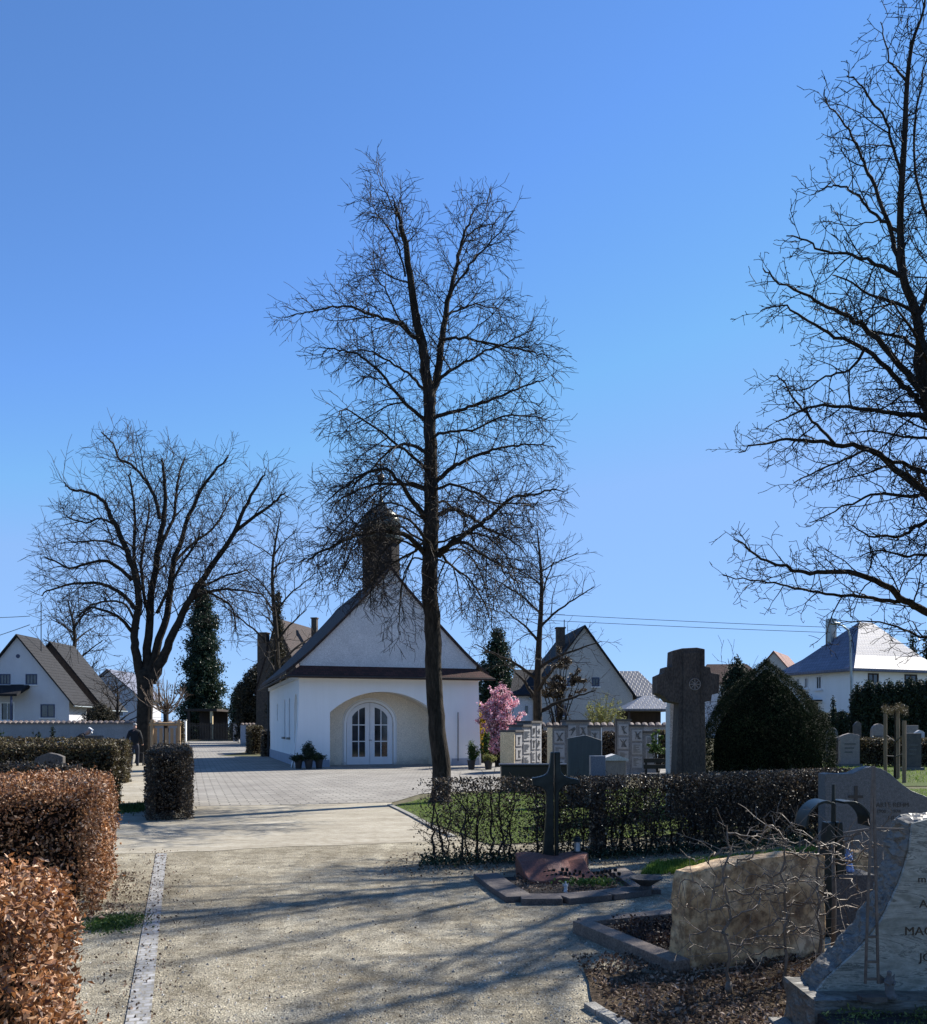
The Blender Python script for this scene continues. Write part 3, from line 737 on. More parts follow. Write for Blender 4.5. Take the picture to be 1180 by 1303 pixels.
auto_tree('bare_tree', 'slender bare tree left of the chapel roof', 352, 62, 650, 80, 31, 12, .32, dens=1.15)
auto_tree('bare_tree', 'mid sized bare tree right of the chapel before the grey gabled house', 688, 44, 672, 100, 33, 15, .27, dens=1.15, upw=.75)
auto_tree('bare_tree', 'round bare tree behind the white house at far left', 92, 105, 762, 62, 34, 13, .2, dens=1.3)
auto_tree('bare_tree', 'low spreading bare fruit tree behind the left garden wall', 150, 62, 858, 40, 35, 7, .3, dens=.9)
auto_tree('bare_tree', 'hazy bare shrub tree behind the cone shaped yew', 928, 60, 838, 26, 36, 6, .25, dens=.8)

# ------------------------------------------------------------------ chapel
CHY = 35.4; cX = GX(381, CHY)
fc = Fr(cX, CHY, 16.9); W = 7.37; D = 13.6; EH = 3.66
ch = thing('chapel', 'white chapel with steep gable and shingled onion domed turret', 'chapel', tuple(fc((W/2,D/2,0))))
def arch(xc, w, z0, zs, zt, n=14):
    """opening from z0: spring at zs, crown at zt"""
    out = [(xc-w/2, z0)]
    for i in range(n+1):
        t = math.pi*(1-i/n); out.append((xc+w/2*math.cos(t), zs+(zt-zs)*math.sin(t)))
    out.append((xc+w/2, z0)); return out
def segarch(x0, x1, z0, zs, zt, n=18):
    w = x1-x0; h = zt-zs; r = (w*w/4+h*h)/(2*h); xc = (x0+x1)/2; out = [(x0,z0)]
    a0 = math.asin(w/2/r)
    for i in range(n+1):
        a = -a0+2*a0*i/n; out.append((xc+r*math.sin(a), zt-r+r*math.cos(a)))
    out.append((x1,z0)); return out
def fx(px):     # chapel front: local x from a photo column
    k = (px-CX)/F; return (k*fc.o.y-fc.o.x)/(fc.c-k*fc.s)
nx0, nx1 = fx(420), fx(554)
notch = segarch(nx0, nx1, 0, 2.18, 3.02)
# walls: front with the porch arch cut into it, flaring towards the foot
mb = MB(fc)
FL = .26
outl = [(0-FL*.9,0),(nx0,0)]+notch[1:-1]+[(nx1,0),(W+FL*.5,0),(W+.06,1.4),(W,EH),(0,EH),(-.05,1.7)]
mb.panel(outl, 0, .42)
# left side wall with arched recess and two slit windows
def sidepanel(mb, x0, outer, holes, t):
    tmp = MB(); tmp.panel(outer, 0, t, holes)
    mb.add([(x0+v[1], v[0], v[2]) for v in tmp.v], tmp.f)
side_o = [(.43,0)]+arch(1.2,1.3,0,2.15,2.95)+[(D,0),(D,EH),(.43,EH)]
slit1, slit2 = arch(3.6,.42,1.15,2.65,2.85,6), arch(5.6,.42,1.15,2.65,2.85,6)
sm = arch(9.2,.5,1.9,2.5,2.75,6)
sidepanel(mb, 0, side_o, [slit1, slit2, sm], .3)
sidepanel(mb, W-.3, [(.43,0),(D,0),(D,EH),(.43,EH)], [], .3)
mb.box(.31, W-.31, D-.3, D, 0, EH)
mb.build('wall', render_white, ch)
mb = MB(fc); mb.box(.302,.42,.5,1.95,.0,3.1); mb.build('side_recess', cream, ch)
# curved corner buttress foot
mb = MB(fc)
prof = [(0,0)]
vs = []
for i in range(9):
    z = 3.0*i/8; o_ = FL*1.1*(1-i/8)**2
    vs += [(-.004-o_,.0-.0,z),(-.004-o_,.42,z),(.0,.42+o_*.8,z)]
mb.add(vs, [(i*3+k, i*3+k+1, i*3+k+4, i*3+k+3) for i in range(8) for k in range(2)])
mb.build('buttress', render_white, ch, smooth=False)
# plinth on the side wall
mb = MB(fc); mb.box(-.035,-.003,1.7,D+.02,0,.42); mb.box(W+.003,W+.035,.5,D,0,.42); mb.box(nx1+.7,W+.03,-.03,-.003,0,.3); mb.box(-.0,nx0-.02,-.03,-.003,0,.3)
mb.build('plinth', plinthm, ch)
# porch niche
mb = MB(fc); ND = 1.25
arc = notch[1:-1]
vs = [(x,.42,z) for x,z in notch]+[(x,ND,z) for x,z in notch]; m_ = len(notch)
mb.add(vs, [(i,i+1,i+1+m_,i+m_) for i in range(m_-1)])
dxc = (fx(445)+fx(512))/2; dw = 1.96
dxc = fx(478.5)
door_o = arch(dxc, dw, 0, 1.75, 2.62)
mb.panel([(nx0-.01,0)]+door_o+[(nx1+.01,0)]+list(reversed([(x,z) for x,z in arc])), ND, ND+.15)
mb.build('porch', cream, ch)
mb = MB(fc); mb.box(nx0+.002,nx1-.002,-.1,ND-.002,0.013,.03); mb.build('porch_floor', concrete, ch)
# surround moulding
def band(mb, path, w, y0, y1, xc):
    """flat moulding following an arch path (outside it)"""
    inn = path; cx_ = xc; out = []
    for i, (x,z) in enumerate(inn):
        if i == 0: d = (-1,0)
        elif i == len(inn)-1: d = (1,0)
        else:
            x0,z0 = inn[i-1]; x1,z1 = inn[i+1]; l = math.hypot(x1-x0,z1-z0) or 1
            d = (-(z1-z0)/l, (x1-x0)/l)
        out.append((x+d[0]*w, z+d[1]*w))
    n = len(inn)
    vs = [(x,y0,z) for x,z in inn]+[(x,y0,z) for x,z in out]+[(x,y1,z) for x,z in inn]+[(x,y1,z) for x,z in out]
    fs = []
    for i in range(n-1): fs += [(i,i+1,n+i+1,n+i),(2*n+i,3*n+i,3*n+i+1,2*n+i+1),(n+i,n+i+1,3*n+i+1,3*n+i),(i,2*n+i,2*n+i+1,i+1)]
    fs += [(0,n,3*n,2*n),(n-1,3*n-1,4*n-1,2*n-1)]
    mb.add(vs, fs)
mb = MB(fc); band(mb, arch(dxc, dw+.02, .03, 1.75, 2.63), .10, ND-.05, ND-.003, dxc)
band(mb, arch(dxc, dw+.26, .03, 1.79, 2.76), .03, ND-.03, ND-.003, dxc); mb.build('door_surround', render_white, ch)
for sgn in (-1, 1):
    mb = MB(fc)
    x0, x1 = (dxc-dw/2+.015, dxc-.008) if sgn < 0 else (dxc+.008, dxc+dw/2-.015)
    def ztop(x, off=0): 
        t = max(-1, min(1, (x-dxc)/(dw/2-off))); return 1.75+(.87-off)*math.sqrt(max(0,1-t*t))
    N = 12; ol = [(x0,.04)]+[(x1,.04)]+[(x1+(x0-x1)*i/N, ztop(x1+(x0-x1)*i/N)-.02) for i in range(N+1)]
    px0, px1 = (dxc-dw/2+.24, dxc-.20) if sgn < 0 else (dxc+.20, dxc+dw/2-.24)
    xm = (px0+px1)/2; zs = [.36,1.02,1.70]
    def cell(xa, xb, za, zb):
        if zb: return [(xa,za),(xb,za),(xb,zb),(xa,zb)]
        return [(xa,za),(xb,za)]+[(xb+(xa-xb)*i/6, ztop(xb+(xa-xb)*i/6, .17)-.02) for i in range(7)]
    cells = []
    for xa, xb in ((px0,xm-.02),(xm+.02,px1)):
        cells += [cell(xa,xb,zs[0],zs[1]-.04), cell(xa,xb,zs[1],zs[2]-.04), cell(xa,xb,zs[2],None)]
    mb.panel(ol, ND+.02, ND+.08, cells)
    dr = mb.build('door', whitem, ch)
    g = MB(fc); N=8; g.panel([(px0-.02,zs[0]-.02),(px1+.02,zs[0]-.02)]+[(px1+.02+(px0-px1-.04)*i/N, ztop(px1+(px0-px1)*i/N,.17)-.01) for i in range(N+1)], ND+.05, ND+.06)
    g.build('pane', glass, dr)
    h = MB(fc)
    if sgn > 0:
        h.tube([(x0+.07,ND+.02,1.05),(x0+.07,ND-.04,1.05),(x0-.06,ND-.04,1.05)], .012, 6); h.build('handle', ironm, dr)
# dark interior behind the door and slit windows
mb = MB(fc); mb.box(nx0+.3,nx1-.3,ND+.17,ND+.2,0,2.9); mb.build('interior_panel', blackstone, ch)
for yc in (3.6, 5.6):
    mb = MB(fc); sidepanel(mb, .12, [(y,z) for y,z in arch(yc,.5,1.1,2.65,2.9,6)], [], .03); w_ = mb.build('window', glass, ch)
    s_ = MB(fc); s_.box(-.12,.1,yc-.3,yc+.3,1.06,1.15); s_.build('sill', concrete, w_)
mb = MB(fc); sidepanel(mb, .12, arch(9.2,.6,1.85,2.5,2.8,6), [], .03); mb.build('niche', gablem, ch)
# cornice
mb = MB(fc); mb.box(-.07,W+.07,-.07,-.002,EH-.16,EH+.02); mb.box(-.07,-.002,.0,D,EH-.16,EH+.02); mb.box(W+.002,W+.07,.0,D,EH-.16,EH+.02)
mb.build('cornice', render_white, ch)
# gable
GY = .16; RZ = 8.04; gb = 3.93
def roofz(x):   # concave bell-cast section, x distance from ridge
    t = abs(x)/(W/2+.5)
    return RZ+.08-(RZ-3.62)*(t**.93 if t < 1 else t)+ .0 + .12*max(0,t-.8)/.2
mb = MB(fc)
N = 10; hw = W/2-.02
right = [(W/2+hw*i/N, min(RZ-.05, roofz(hw*i/N)-.12)) for i in range(N+1)]
left = [(W/2-hw*(N-i)/N, min(RZ-.05, roofz(hw*(N-i)/N)-.12)) for i in range(N)]
up = [p for p in left+right if p[1] > gb+.02]
mb.panel([(W/2-hw+.06,gb),(W/2+hw-.06,gb)]+list(reversed(up)), GY, GY+.25)
mb.build('gable', gablem, ch)
# main roof (two slopes, curved)
for sgn in (-1, 1):
    mb = MB(fc); K = 12; vs = []
    for i in range(K+1):
        x = (W/2+.5)*i/K
        for y in (.04, D+.35):
            vs.append((W/2+sgn*x, y, roofz(x)))
    n = len(vs); vs += [(x,y,z-.13) for x,y,z in vs]
    fs = []
    for i in range(K):
        a_, b_, c_, d_ = 2*i, 2*i+1, 2*i+3, 2*i+2
        fs += [(a_,b_,c_,d_),(n+a_,n+d_,n+c_,n+b_),(a_,d_,n+d_,n+a_),(b_,n+b_,n+c_,c_)]
    fs += [(2*K,2*K+1,n+2*K+1,n+2*K),(0,n,n+1,1)]
    mb.add(vs, fs); mb.build('roof', rooftile, ch, uv=True)
# pent roof across the front
mb = MB(fc)
mb.add([(-.5,-.5,3.62),(W+.5,-.5,3.62),(W-.05,GY-.004,4.02),(.05,GY-.004,4.02),(-.5,-.5,3.5),(W+.5,-.5,3.5),(W-.05,GY-.004,3.70),(.05,GY-.004,3.70)],
       [(0,1,2,3),(7,6,5,4),(0,4,5,1),(1,5,6,2),(2,6,7,3),(3,7,4,0)])
mb.build('pent_roof', redbrown, ch, uv=True)
mb = MB(fc); mb.tube([(-.55,-.56,3.55),(W+.55,-.56,3.55)], .05, 8); mb.tube([(-.56,-.5,3.55),(-.56,D+.3,3.55)], .05, 8); mb.build('gutter', darkwood, ch)
mb = MB(fc); mb.tube([(-.1,D-.3,3.5),(-.1,D-.3,0)], .05, 8); mb.build('downpipe', ironm, ch)
mb = MB(fc); mb.tube([(W-.9,-.06,.2),(W-.9,-.06,2.2)], .018, 6); mb.build('lightning_rod', ironm, ch)
# turret
tl = thing('x','x','x'); bpy.data.objects.remove(tl)
tx, ty = W/2, 2.1
mb = MB(fc); mb.lathe([(.80,6.6),(.80,9.35),(.83,9.42)], (tx,ty), 8, math.pi/8); tw = mb.build('turret', shingle, ch, uv=True)
mb = MB(fc); mb.lathe([(.84,9.40),(.98,9.52),(1.0,9.62),(.86,9.72),(.72,9.80)], (tx,ty), 8, math.pi/8); mb.build('turret_cornice', copperroof, ch)
mb = MB(fc); mb.lathe([(.70,9.78),(.82,9.98),(.86,10.2),(.82,10.42),(.68,10.65),(.46,10.83),(.26,10.97),(.14,11.1),(.07,11.3),(.04,11.55)], (tx,ty), 24); mb.build('onion_dome', copperroof, ch, smooth=True)
mb = MB(fc); mb.lathe([(.02,11.5),(.02,12.0),(.10,12.06),(.17,12.2),(.10,12.34),(.02,12.4),(.02,13.05)], (tx,ty), 12); mb.box(tx-.27,tx+.27,ty-.015,ty+.015,12.76,12.81); mb.build('finial_cross', ironm, ch, smooth=False)
# louvre on the turret
mb = MB(fc)
for k in range(5): mb.box(tx-.2,tx+.2,ty-.77,ty-.745,8.5+k*.13,8.58+k*.13)
mb.build('louvre', darkwood, ch)

# ------------------------------------------------------------------ houses
def rect(x0,x1,z0,z1): return [(x0,z0),(x1,z0),(x1,z1),(x0,z1)]
def window(root, fr, x0, x1, z0, z1, mf, side=None, W_=0, bars=1, sill=True, curtain=None):
    """frame, glass; side: None front, 'L'/'R' side wall"""
    def mp(mb_, tmp):
        if side == 'R': mb_.add([(W_-v[1], v[0], v[2]) for v in tmp.v], tmp.f)
        elif side == 'L': mb_.add([(v[1], v[0], v[2]) for v in tmp.v], tmp.f)
        else: mb_.add(tmp.v, tmp.f)
    w = .07; tmp = MB()
    xs = [x0+w+(x1-x0-2*w)*i/(bars+1) for i in range(bars+2)]
    holes = [rect(xs[i]+(.02 if i else 0), xs[i+1]-(.02 if i < bars else 0), z0+w, z1-w) for i in range(bars+1)]
    tmp.panel(rect(x0-.02,x1+.02,z0-.02,z1+.02), -.03, .06, holes)
    mb_ = MB(fr); mp(mb_, tmp); wn = mb_.build('window', mf, root)
    tmp = MB(); tmp.panel(rect(x0+.02,x1-.02,z0+.02,z1-.02), .01, .03); mb_ = MB(fr); mp(mb_, tmp); mb_.build('pane', glass, wn)
    if sill:
        tmp = MB(); tmp.box(x0-.1,x1+.1,-.14,-.035,z0-.1,z0-.025); mb_ = MB(fr); mp(mb_, tmp); mb_.build('sill', whitem, wn)

def gable_house(name, label, X, Y, deg, w, d, eh, rh, wm, rm, wins=(), swins=(), sideR=True, ov=.4, vov=.3, frame=whitem, th=.16, rx=None, group=None):
    fr = Fr(X, Y, deg); root = thing(name, label, 'house', tuple(fr((w/2,d/2,0))), group)
    rx = w/2 if rx is None else rx
    mb = MB(fr)
    mb.panel([(0,0),(w,0),(w,eh),(rx,rh),(0,eh)], 0, .25, [rect(*q[:4]) for q in wins])
    sidepanel(mb, 0, [(.25,0),(d-.25,0),(d-.25,eh),(.25,eh)], [rect(*q[:4]) for q in swins if not sideR], .25)
    sidepanel(mb, w-.25, [(.25,0),(d-.25,0),(d-.25,eh),(.25,eh)], [rect(*q[:4]) for q in swins if sideR], .25)
    mb.panel([(0,0),(w,0),(w,eh),(rx,rh),(0,eh)], d-.25, d)
    mb.build('wall', wm, root)
    for sgn in (-1, 1):
        hw = rx if sgn < 0 else w-rx; sl = (rh-eh)/hw
        x_e = -ov if sgn < 0 else w+ov
        mb = MB(fr); ze = eh-sl*ov
        v = [(x_e,-vov,ze+.02),(rx,-vov,rh+.02),(rx,d+vov,rh+.02),(x_e,d+vov,ze+.02)]
        v += [(a_,b_,c_+th+.02) for a_,b_,c_ in v]
        mb.add(v, [(3,2,1,0),(4,5,6,7),(0,1,5,4),(1,2,6,5),(2,3,7,6),(3,0,4,7)]); mb.build('roof', rm, root, uv=True)
        g = MB(fr); xg = x_e-.07 if sgn < 0 else x_e+.07
        g.tube([(xg,-vov,ze+.03),(xg,d+vov,ze+.03)], .07, 6); g.build('gutter', galv, root)
    for q in wins: window(root, fr, *q[:4], q[4] if len(q) > 4 else frame, bars=q[5] if len(q) > 5 else 1)
    for q in swins: window(root, fr, *q[:4], frame, side='R' if sideR else 'L', W_=w)
    return root, fr
def chimney(root, fr, x, y, z0, z1, s=.3, mat=None):
    mb = MB(fr); mb.box(x-s,x+s,y-s*.8,y+s*.8,z0,z1); mb.box(x-s-.06,x+s+.06,y-s*.8-.06,y+s*.8+.06,z1,z1+.1); mb.build('chimney', mat or brickm, root)

# white house far left
Y = 75; k = Y/F
x0 = GX(-43,Y)
def hx(px): return GX(px,Y)-x0
wn = [(hx(0),hx(13),GZ(871,Y),GZ(858,Y),blueframe,2),(hx(33),hx(47),GZ(871,Y),GZ(858,Y),blueframe,2),
      (hx(52),hx(69.5),GZ(913,Y),GZ(896.5,Y),blueframe,1),(hx(1),hx(18),GZ(917,Y),GZ(894,Y),whitem,1)]
h1, f1 = gable_house('gabled_house', 'white gabled house with blue framed windows at the far left', x0, Y, 0, hx(88), 3.5, GZ(890,Y), GZ(810,Y), palehouse, anthr, wn, (), True, .5, .3)
mb = MB(f1); mb.add([(hx(-20),-2.2,GZ(884,Y)),(hx(38),-2.2,GZ(884,Y)),(hx(38),-.01,GZ(871,Y)),(hx(-20),-.01,GZ(871,Y)),(hx(-20),-2.2,GZ(887,Y)),(hx(38),-2.2,GZ(887,Y)),(hx(38),-.01,GZ(876,Y)),(hx(-20),-.01,GZ(876,Y))],
   [(0,1,2,3),(7,6,5,4),(0,4,5,1),(1,5,6,2),(2,6,7,3),(3,7,4,0)]); mb.build('porch_roof', anthr, h1, uv=True)
mb = MB(f1); mb.box(hx(29),hx(31),-2.1,-1.95,0,GZ(886,Y)); mb.build('porch_post', blueframe, h1); mb = MB(f1); mb.box(hx(-15),hx(-13),-2.1,-1.95,0,GZ(886,Y)); mb.build('porch_post', blueframe, h1)
mb = MB(f1); mb.tube([(hx(23),-.03,GZ(835,Y)),(hx(23),-.01,GZ(835,Y))], .17, 16); mb.build('vent', blueframe, h1)
mb = MB(f1); mb.tube([(hx(38),2,6.5),(hx(38),2,12.2)], .04, 5); mb.build('roof_mast', ironm, h1)
# dark timber gable behind
Y = 80; x0 = GX(2,Y)
gable_house('gabled_house', 'house with dark timber gable just behind the white house', x0, Y, 0, GX(128,Y)-x0, 4.5, GZ(896,Y), GZ(819,Y), darkwood, anthr, [], (), True, .5, .3)
Y = 120; x0 = GX(98,Y)
gable_house('gabled_house', 'pale distant gabled house seen between bare branches at left', x0, Y, 0, GX(176,Y)-x0, 9, GZ(886,Y), GZ(853,Y), palehouse, silver, [(5,6.2,3,4.4)], (), True, .5, .3)
# old house with ivy behind chapel, left of it
Y = 95; x0 = GX(268,Y)
o1, f_ = gable_house('gabled_house', 'small white house with dark brown roof right of the iron gate', x0, Y+12, 0, GX(345,Y+12)-GX(278,Y+12), 8, GZ(880,Y), GZ(842,Y), palehouse, rooftile, [(2,2.9,3.2,4.6),(4,5,1.2,2.6)], (), True, .4, .3, th=.2)
chimney(o1, f_, 1.2, 3, 5, 7.9, .5)
chimney(o1, f_, 4.6, 1.5, 6, 9.4, .55)
Y = 78; x0 = GX(326,Y)
w_ = GX(392,Y)-x0
o2, f_ = gable_house('gabled_house', 'brown ivy covered gabled house behind the chapel at left', x0, Y, -12, w_, 9, GZ(880,Y), GZ(790,Y), brickm, ivym and rooftile, [(1.6,2.2,5.2,6.2)], (), True, .1, .1, rx=w_*.42, frame=darkwood)
chimney(o2, f_, .45, .5, 4, GZ(806,Y), .42)
chimney(o2, f_, 3.4, 5, 8, GZ(780,Y), .25)
# grey gabled house in the middle
Y = 68; x0 = GX(679,Y)
def hx(px): return GX(px,Y)-x0
wn = [(hx(723),hx(732),GZ(873,Y),GZ(862,Y)),(hx(755),hx(764),GZ(873,Y),GZ(862,Y)),(hx(708),hx(721),GZ(911,Y),GZ(898,Y))]
h3, f3 = gable_house('gabled_house', 'grey rendered house with tall gable right of the pink blossom', x0, Y, 5, hx(808), 10, GZ(884,Y), GZ(798,Y), greyhouse, anthr, [q+(blueframe,) for q in wn], (), True, .25, .25, rx=hx(745))
chimney(h3, f3, hx(722), 2.5, 6.5, GZ(795,Y), .33)
mb = MB(f3); mb.tube([(hx(729),3,8),(hx(729),3,GZ(782,Y))], .035, 5); mb.build('antenna', ironm, h3)
mb = MB(f3)   # low wing with its own lean roof
mb.box(hx(652),hx(679)-.003,.3,6,0,GZ(884,Y)); mb.build('side_wing', palehouse, h3)
mb = MB(f3); mb.add([(hx(648),-.1,GZ(886,Y)),(hx(683),-.1,GZ(886,Y)),(hx(700),3.8,GZ(850,Y)),(hx(664),3.8,GZ(850,Y)),(hx(648),-.1,GZ(884,Y)),(hx(683),-.1,GZ(884,Y)),(hx(700),3.8,GZ(848,Y)),(hx(664),3.8,GZ(848,Y))],
   [(3,2,1,0),(4,5,6,7),(0,1,5,4),(1,2,6,5),(2,3,7,6),(3,0,4,7)]); mb.build('wing_roof', anthr, h3, uv=True)
mb = MB(f3); mb.box(hx(669),hx(672.5),.24,.29,GZ(908,Y),GZ(898,Y)); mb.build('wing_window', glass, h3)
mb = MB(f3); mb.tube([(hx(681),-.1,GZ(886,Y)),(hx(681),-.1,0)], .05, 6); mb.build('downpipe', galv, h3)
def hip(mb, x0, x1, y0, y1, ze, zr, rx0, rx1, ry, th=.12, flare=0):
    """hip roof, ridge from rx0 to rx1 at ry; optional bell-cast"""
    E = [(x0,y0,ze),(x1,y0,ze),(x1,y1,ze),(x0,y1,ze)]; A = (rx0,ry,zr); B = (rx1,ry,zr)
    mid = []
    if flare:
        tgt = [A,B,B,A]
        for e, t in zip(E, tgt): mid.append((e[0]+(t[0]-e[0])*.33, e[1]+(t[1]-e[1])*.33, ze+(zr-ze)*(.33-flare)))
        vs = E+mid+[A,B]; fs = [(0,1,5,4),(1,2,6,5),(2,3,7,6),(3,0,4,7),(4,5,9,8),(5,6,9),(6,7,8,9),(7,4,8)]
    else: vs = E+[A,B]; fs = [(0,1,5,4),(1,2,5),(2,3,4,5),(3,0,4)]
    n = len(vs); vs += [(a_,b_,ze-th) for a_,b_,_ in E]
    fs += [(0,n,n+1,1),(1,n+1,n+2,2),(2,n+2,n+3,3),(3,n+3,n,0),(n+3,n+2,n+1,n)]
    mb.add(vs, fs)
# house wing right with glossy pantiles and the carport
Y = 72; x0 = GX(786,Y); r_ = thing('tiled_outbuilding', 'low building with glossy grey pantile roof beside the grey gabled house', 'outbuilding', (GX(815,Y),Y,0))
mb = MB(Fr(x0,Y,0)); mb.box(.4,GX(838,Y)-x0,.4,5,0,GZ(886,Y)); mb.build('wall', greyhouse, r_)
mb = MB(Fr(x0,Y,0)); hip(mb, 0, GX(846,Y)-x0, 0, 6, GZ(886,Y), GZ(851,Y), .2, GX(822,Y)-x0, 3, .15); mb.build('roof', glazed, r_, uv=True)
Y = 52; x0 = GX(796,Y); r_ = thing('carport', 'carport with hipped grey pantile roof left of the stone cross', 'carport', (GX(828,Y),Y,0))
mb = MB(Fr(x0,Y,0)); hip(mb, 0, GX(862,Y)-x0, 0, 4, GZ(902,Y), GZ(884,Y), GX(834,Y)-x0-.3, GX(840,Y)-x0, 2, .12); mb.build('roof', glazed, r_, uv=True)
for xx in (.2, 2.7):
    mb = MB(Fr(x0,Y,0)); mb.box(xx,xx+.12,.15,.27,0,GZ(902,Y)-.12); mb.build('post', darkwood, r_)
mb = MB(Fr(x0,Y,0)); mb.box(.15,2.85,3.7,3.8,0,GZ(902,Y)-.12); mb.build('back_wall', darkwood, r_)
# white hip roof house on the right
Y = 58; fr = Fr(GX(1087,Y), Y, -22)     # local origin: near corner; left wall runs back-left
root = thing('hip_roof_house', 'white house with silver grey bell cast hip roof at the right', 'house', tuple(fr((0,5,0))))
WL, WR = 9.0, 9.5
fl = Fr(GX(1087,Y), Y, 180-38)          # left wall: local x runs away to the left
eh = GZ(853,Y)
fb = Fr(GX(1087,Y), Y, 0)
# footprint by two wall directions
cor = Vector((GX(1087,Y),Y,0)); dl = (Vector((GX(1003,Y+5.5),Y+5.5,0))-cor); LL = dl.length; al = math.degrees(math.atan2(dl.y, dl.x))
dr_ = Vector((-dl.y, dl.x, 0)).normalized()*-1; ar = math.degrees(math.atan2(dr_.y, dr_.x))
fh = Fr(cor.x, cor.y, ar)               # x along the right wall, y along the left wall
RW = 7.0
mb = MB(fh)
def lw(px):  # position along the left wall from photo column
    k = (px-CX)/F; u = dl.normalized(); return (k*cor.y-cor.x)/(u.x-k*u.y)
def rw(px):
    k = (px-CX)/F; u = dr_; return (k*cor.y-cor.x)/(u.x-k*u.y)
u = dl.normalized(); 
def zl(py, s): return CH+(HZ-py)/F*(cor.y+u.y*s)
lwins = []
for pa, pb, ya, yb in ((1013.5,1018,877,863),(1024,1029,876,862),(1039,1046,877,860)):
    s0, s1 = sorted((lw(pa), lw(pb))); lwins.append((s0,s1,zl(ya,s0),zl(yb,s0)))
s0, s1 = sorted((rw(1105),rw(1118)))
rwins = [(s0,s1,zl(872,0),zl(856.5,0)),(s0+3.2,s1+3.4,zl(872,0),zl(856.5,0))]
sidepanel(mb, 0, [(.25,0),(LL,0),(LL,eh),(.25,eh)], [rect(*q) for q in lwins], .25)
mb.panel([(0,0),(RW,0),(RW,eh),(0,eh)], 0, .25, [rect(*q) for q in rwins])
mb.box(RW-.25,RW,.26,LL,0,eh); mb.box(.26,RW-.26,LL-.25,LL,0,eh)
mb.build('wall', render_white, root)
for q in lwins: window(root, fh, *q, whitem, side='L')
for q in rwins: window(root, fh, *q, darkwood)
mb = MB(fh); hip(mb, -.6, RW+.6, -.6, LL+.6, eh+.1, GZ(793,Y+4), RW/2-.6, RW/2+.6, LL/2-.6, .16, .05); mb.build('roof', silver, root, uv=True)
mb = MB(fh); mb.box(1.6,2.1,LL/2+.6,LL/2+1.1,eh+1.5,GZ(791,Y+5)+.1); mb.build('chimney', galv, root)
s0, s1 = sorted((lw(1020),lw(1047)))
mb = MB(fh); mb.box(-1.0,-.01,s0,s1,zl(892,s0),zl(890.5,s0)); mb.build('canopy', ironm, root)
mb = MB(fh); mb.box(-.03,-.005,s0+.4,s0+1.6,1.0,zl(894,s0)); mb.build('door', glass, root)
# distant roofs
Y = 110; x0 = GX(962,Y)
gable_house('gabled_house', 'beige house with red tiled roof left of the hip roofed house', x0, Y, -30, GX(1006,Y)-x0, 9, GZ(858,Y), GZ(831,Y), greyhouse, redroof, [], (), True, .3, .2)
Y = 130; fr = Fr(GX(905,Y), Y+3, -4); root = thing('long_roof_house', 'long low house with brown roof behind the yew', 'house', (GX(945,Y),Y,0))
w_ = GX(984,Y)-GX(905,Y)
mb = MB(fr); mb.box(0,w_,0,8,0,GZ(868,Y)); mb.build('wall', palehouse, root)
mb = MB(fr); hip(mb,-.5,w_+.5,-.5,8.5,GZ(868,Y),GZ(841,Y),1,w_-2,4,.2); mb.build('roof', redbrown, root, uv=True)
Y = 100; x0 = GX(606,Y)
gable_house('gabled_house', 'low pale house half hidden behind the pink blossom', x0, Y, 0, GX(650,Y)-x0+2, 8, GZ(880,Y), GZ(862,Y), palehouse, silver, [], (), True, .3, .2)

# ------------------------------------------------------------------ walls, gate, posts
def garden_wall(label, p, q, h, mat=wallgrey):
    p, q = Vector((*p,0)), Vector((*q,0)); L = (q-p).length; fr = Fr(p.x, p.y, math.degrees(math.atan2(q.y-p.y, q.x-p.x)))
    root = thing('garden_wall', label, 'wall', tuple((p+q)/2))
    mb = MB(fr); mb.box(0,L,0,.25,0,h); mb.build('wall_body', mat, root)
    n = int(L/.33); mb = MB(fr)
    for i in range(n):
        x = (i+.5)*L/n; r = .1
        for y0, y1, z0, z1 in ((-.12,.12,h+.0,h+.12),(.13,.37,h+.12,h+.0)):
            vs = []
            for y, z in ((y0,z0),(y1,z1)):
                for j in range(5):
                    a_ = math.pi*j/4; vs.append((x-math.cos(a_)*.155, y, z+math.sin(a_)*.10))
            mb.add(vs, [(j,j+1,j+6,j+5) for j in range(4)]+[(4,3,2,1,0),(5,6,7,8,9)])
    mb.build('tile_cap', captile, root, fixn=False)
    return root
garden_wall('long grey wall with scalloped tile cap before the white house', (GX(-60,56),56), (GX(226,56),56), GZ(919,56)-.1)
garden_wall('short pale wall with tile cap left of the chapel', (GX(306,84),84), (GX(352,84),84), GZ(922,84)-.05, palehouse)
garden_wall('grey wall with tile cap running behind the urn walls', (GX(608,44),44), (GX(860,44),44), GZ(922,44)-.1)

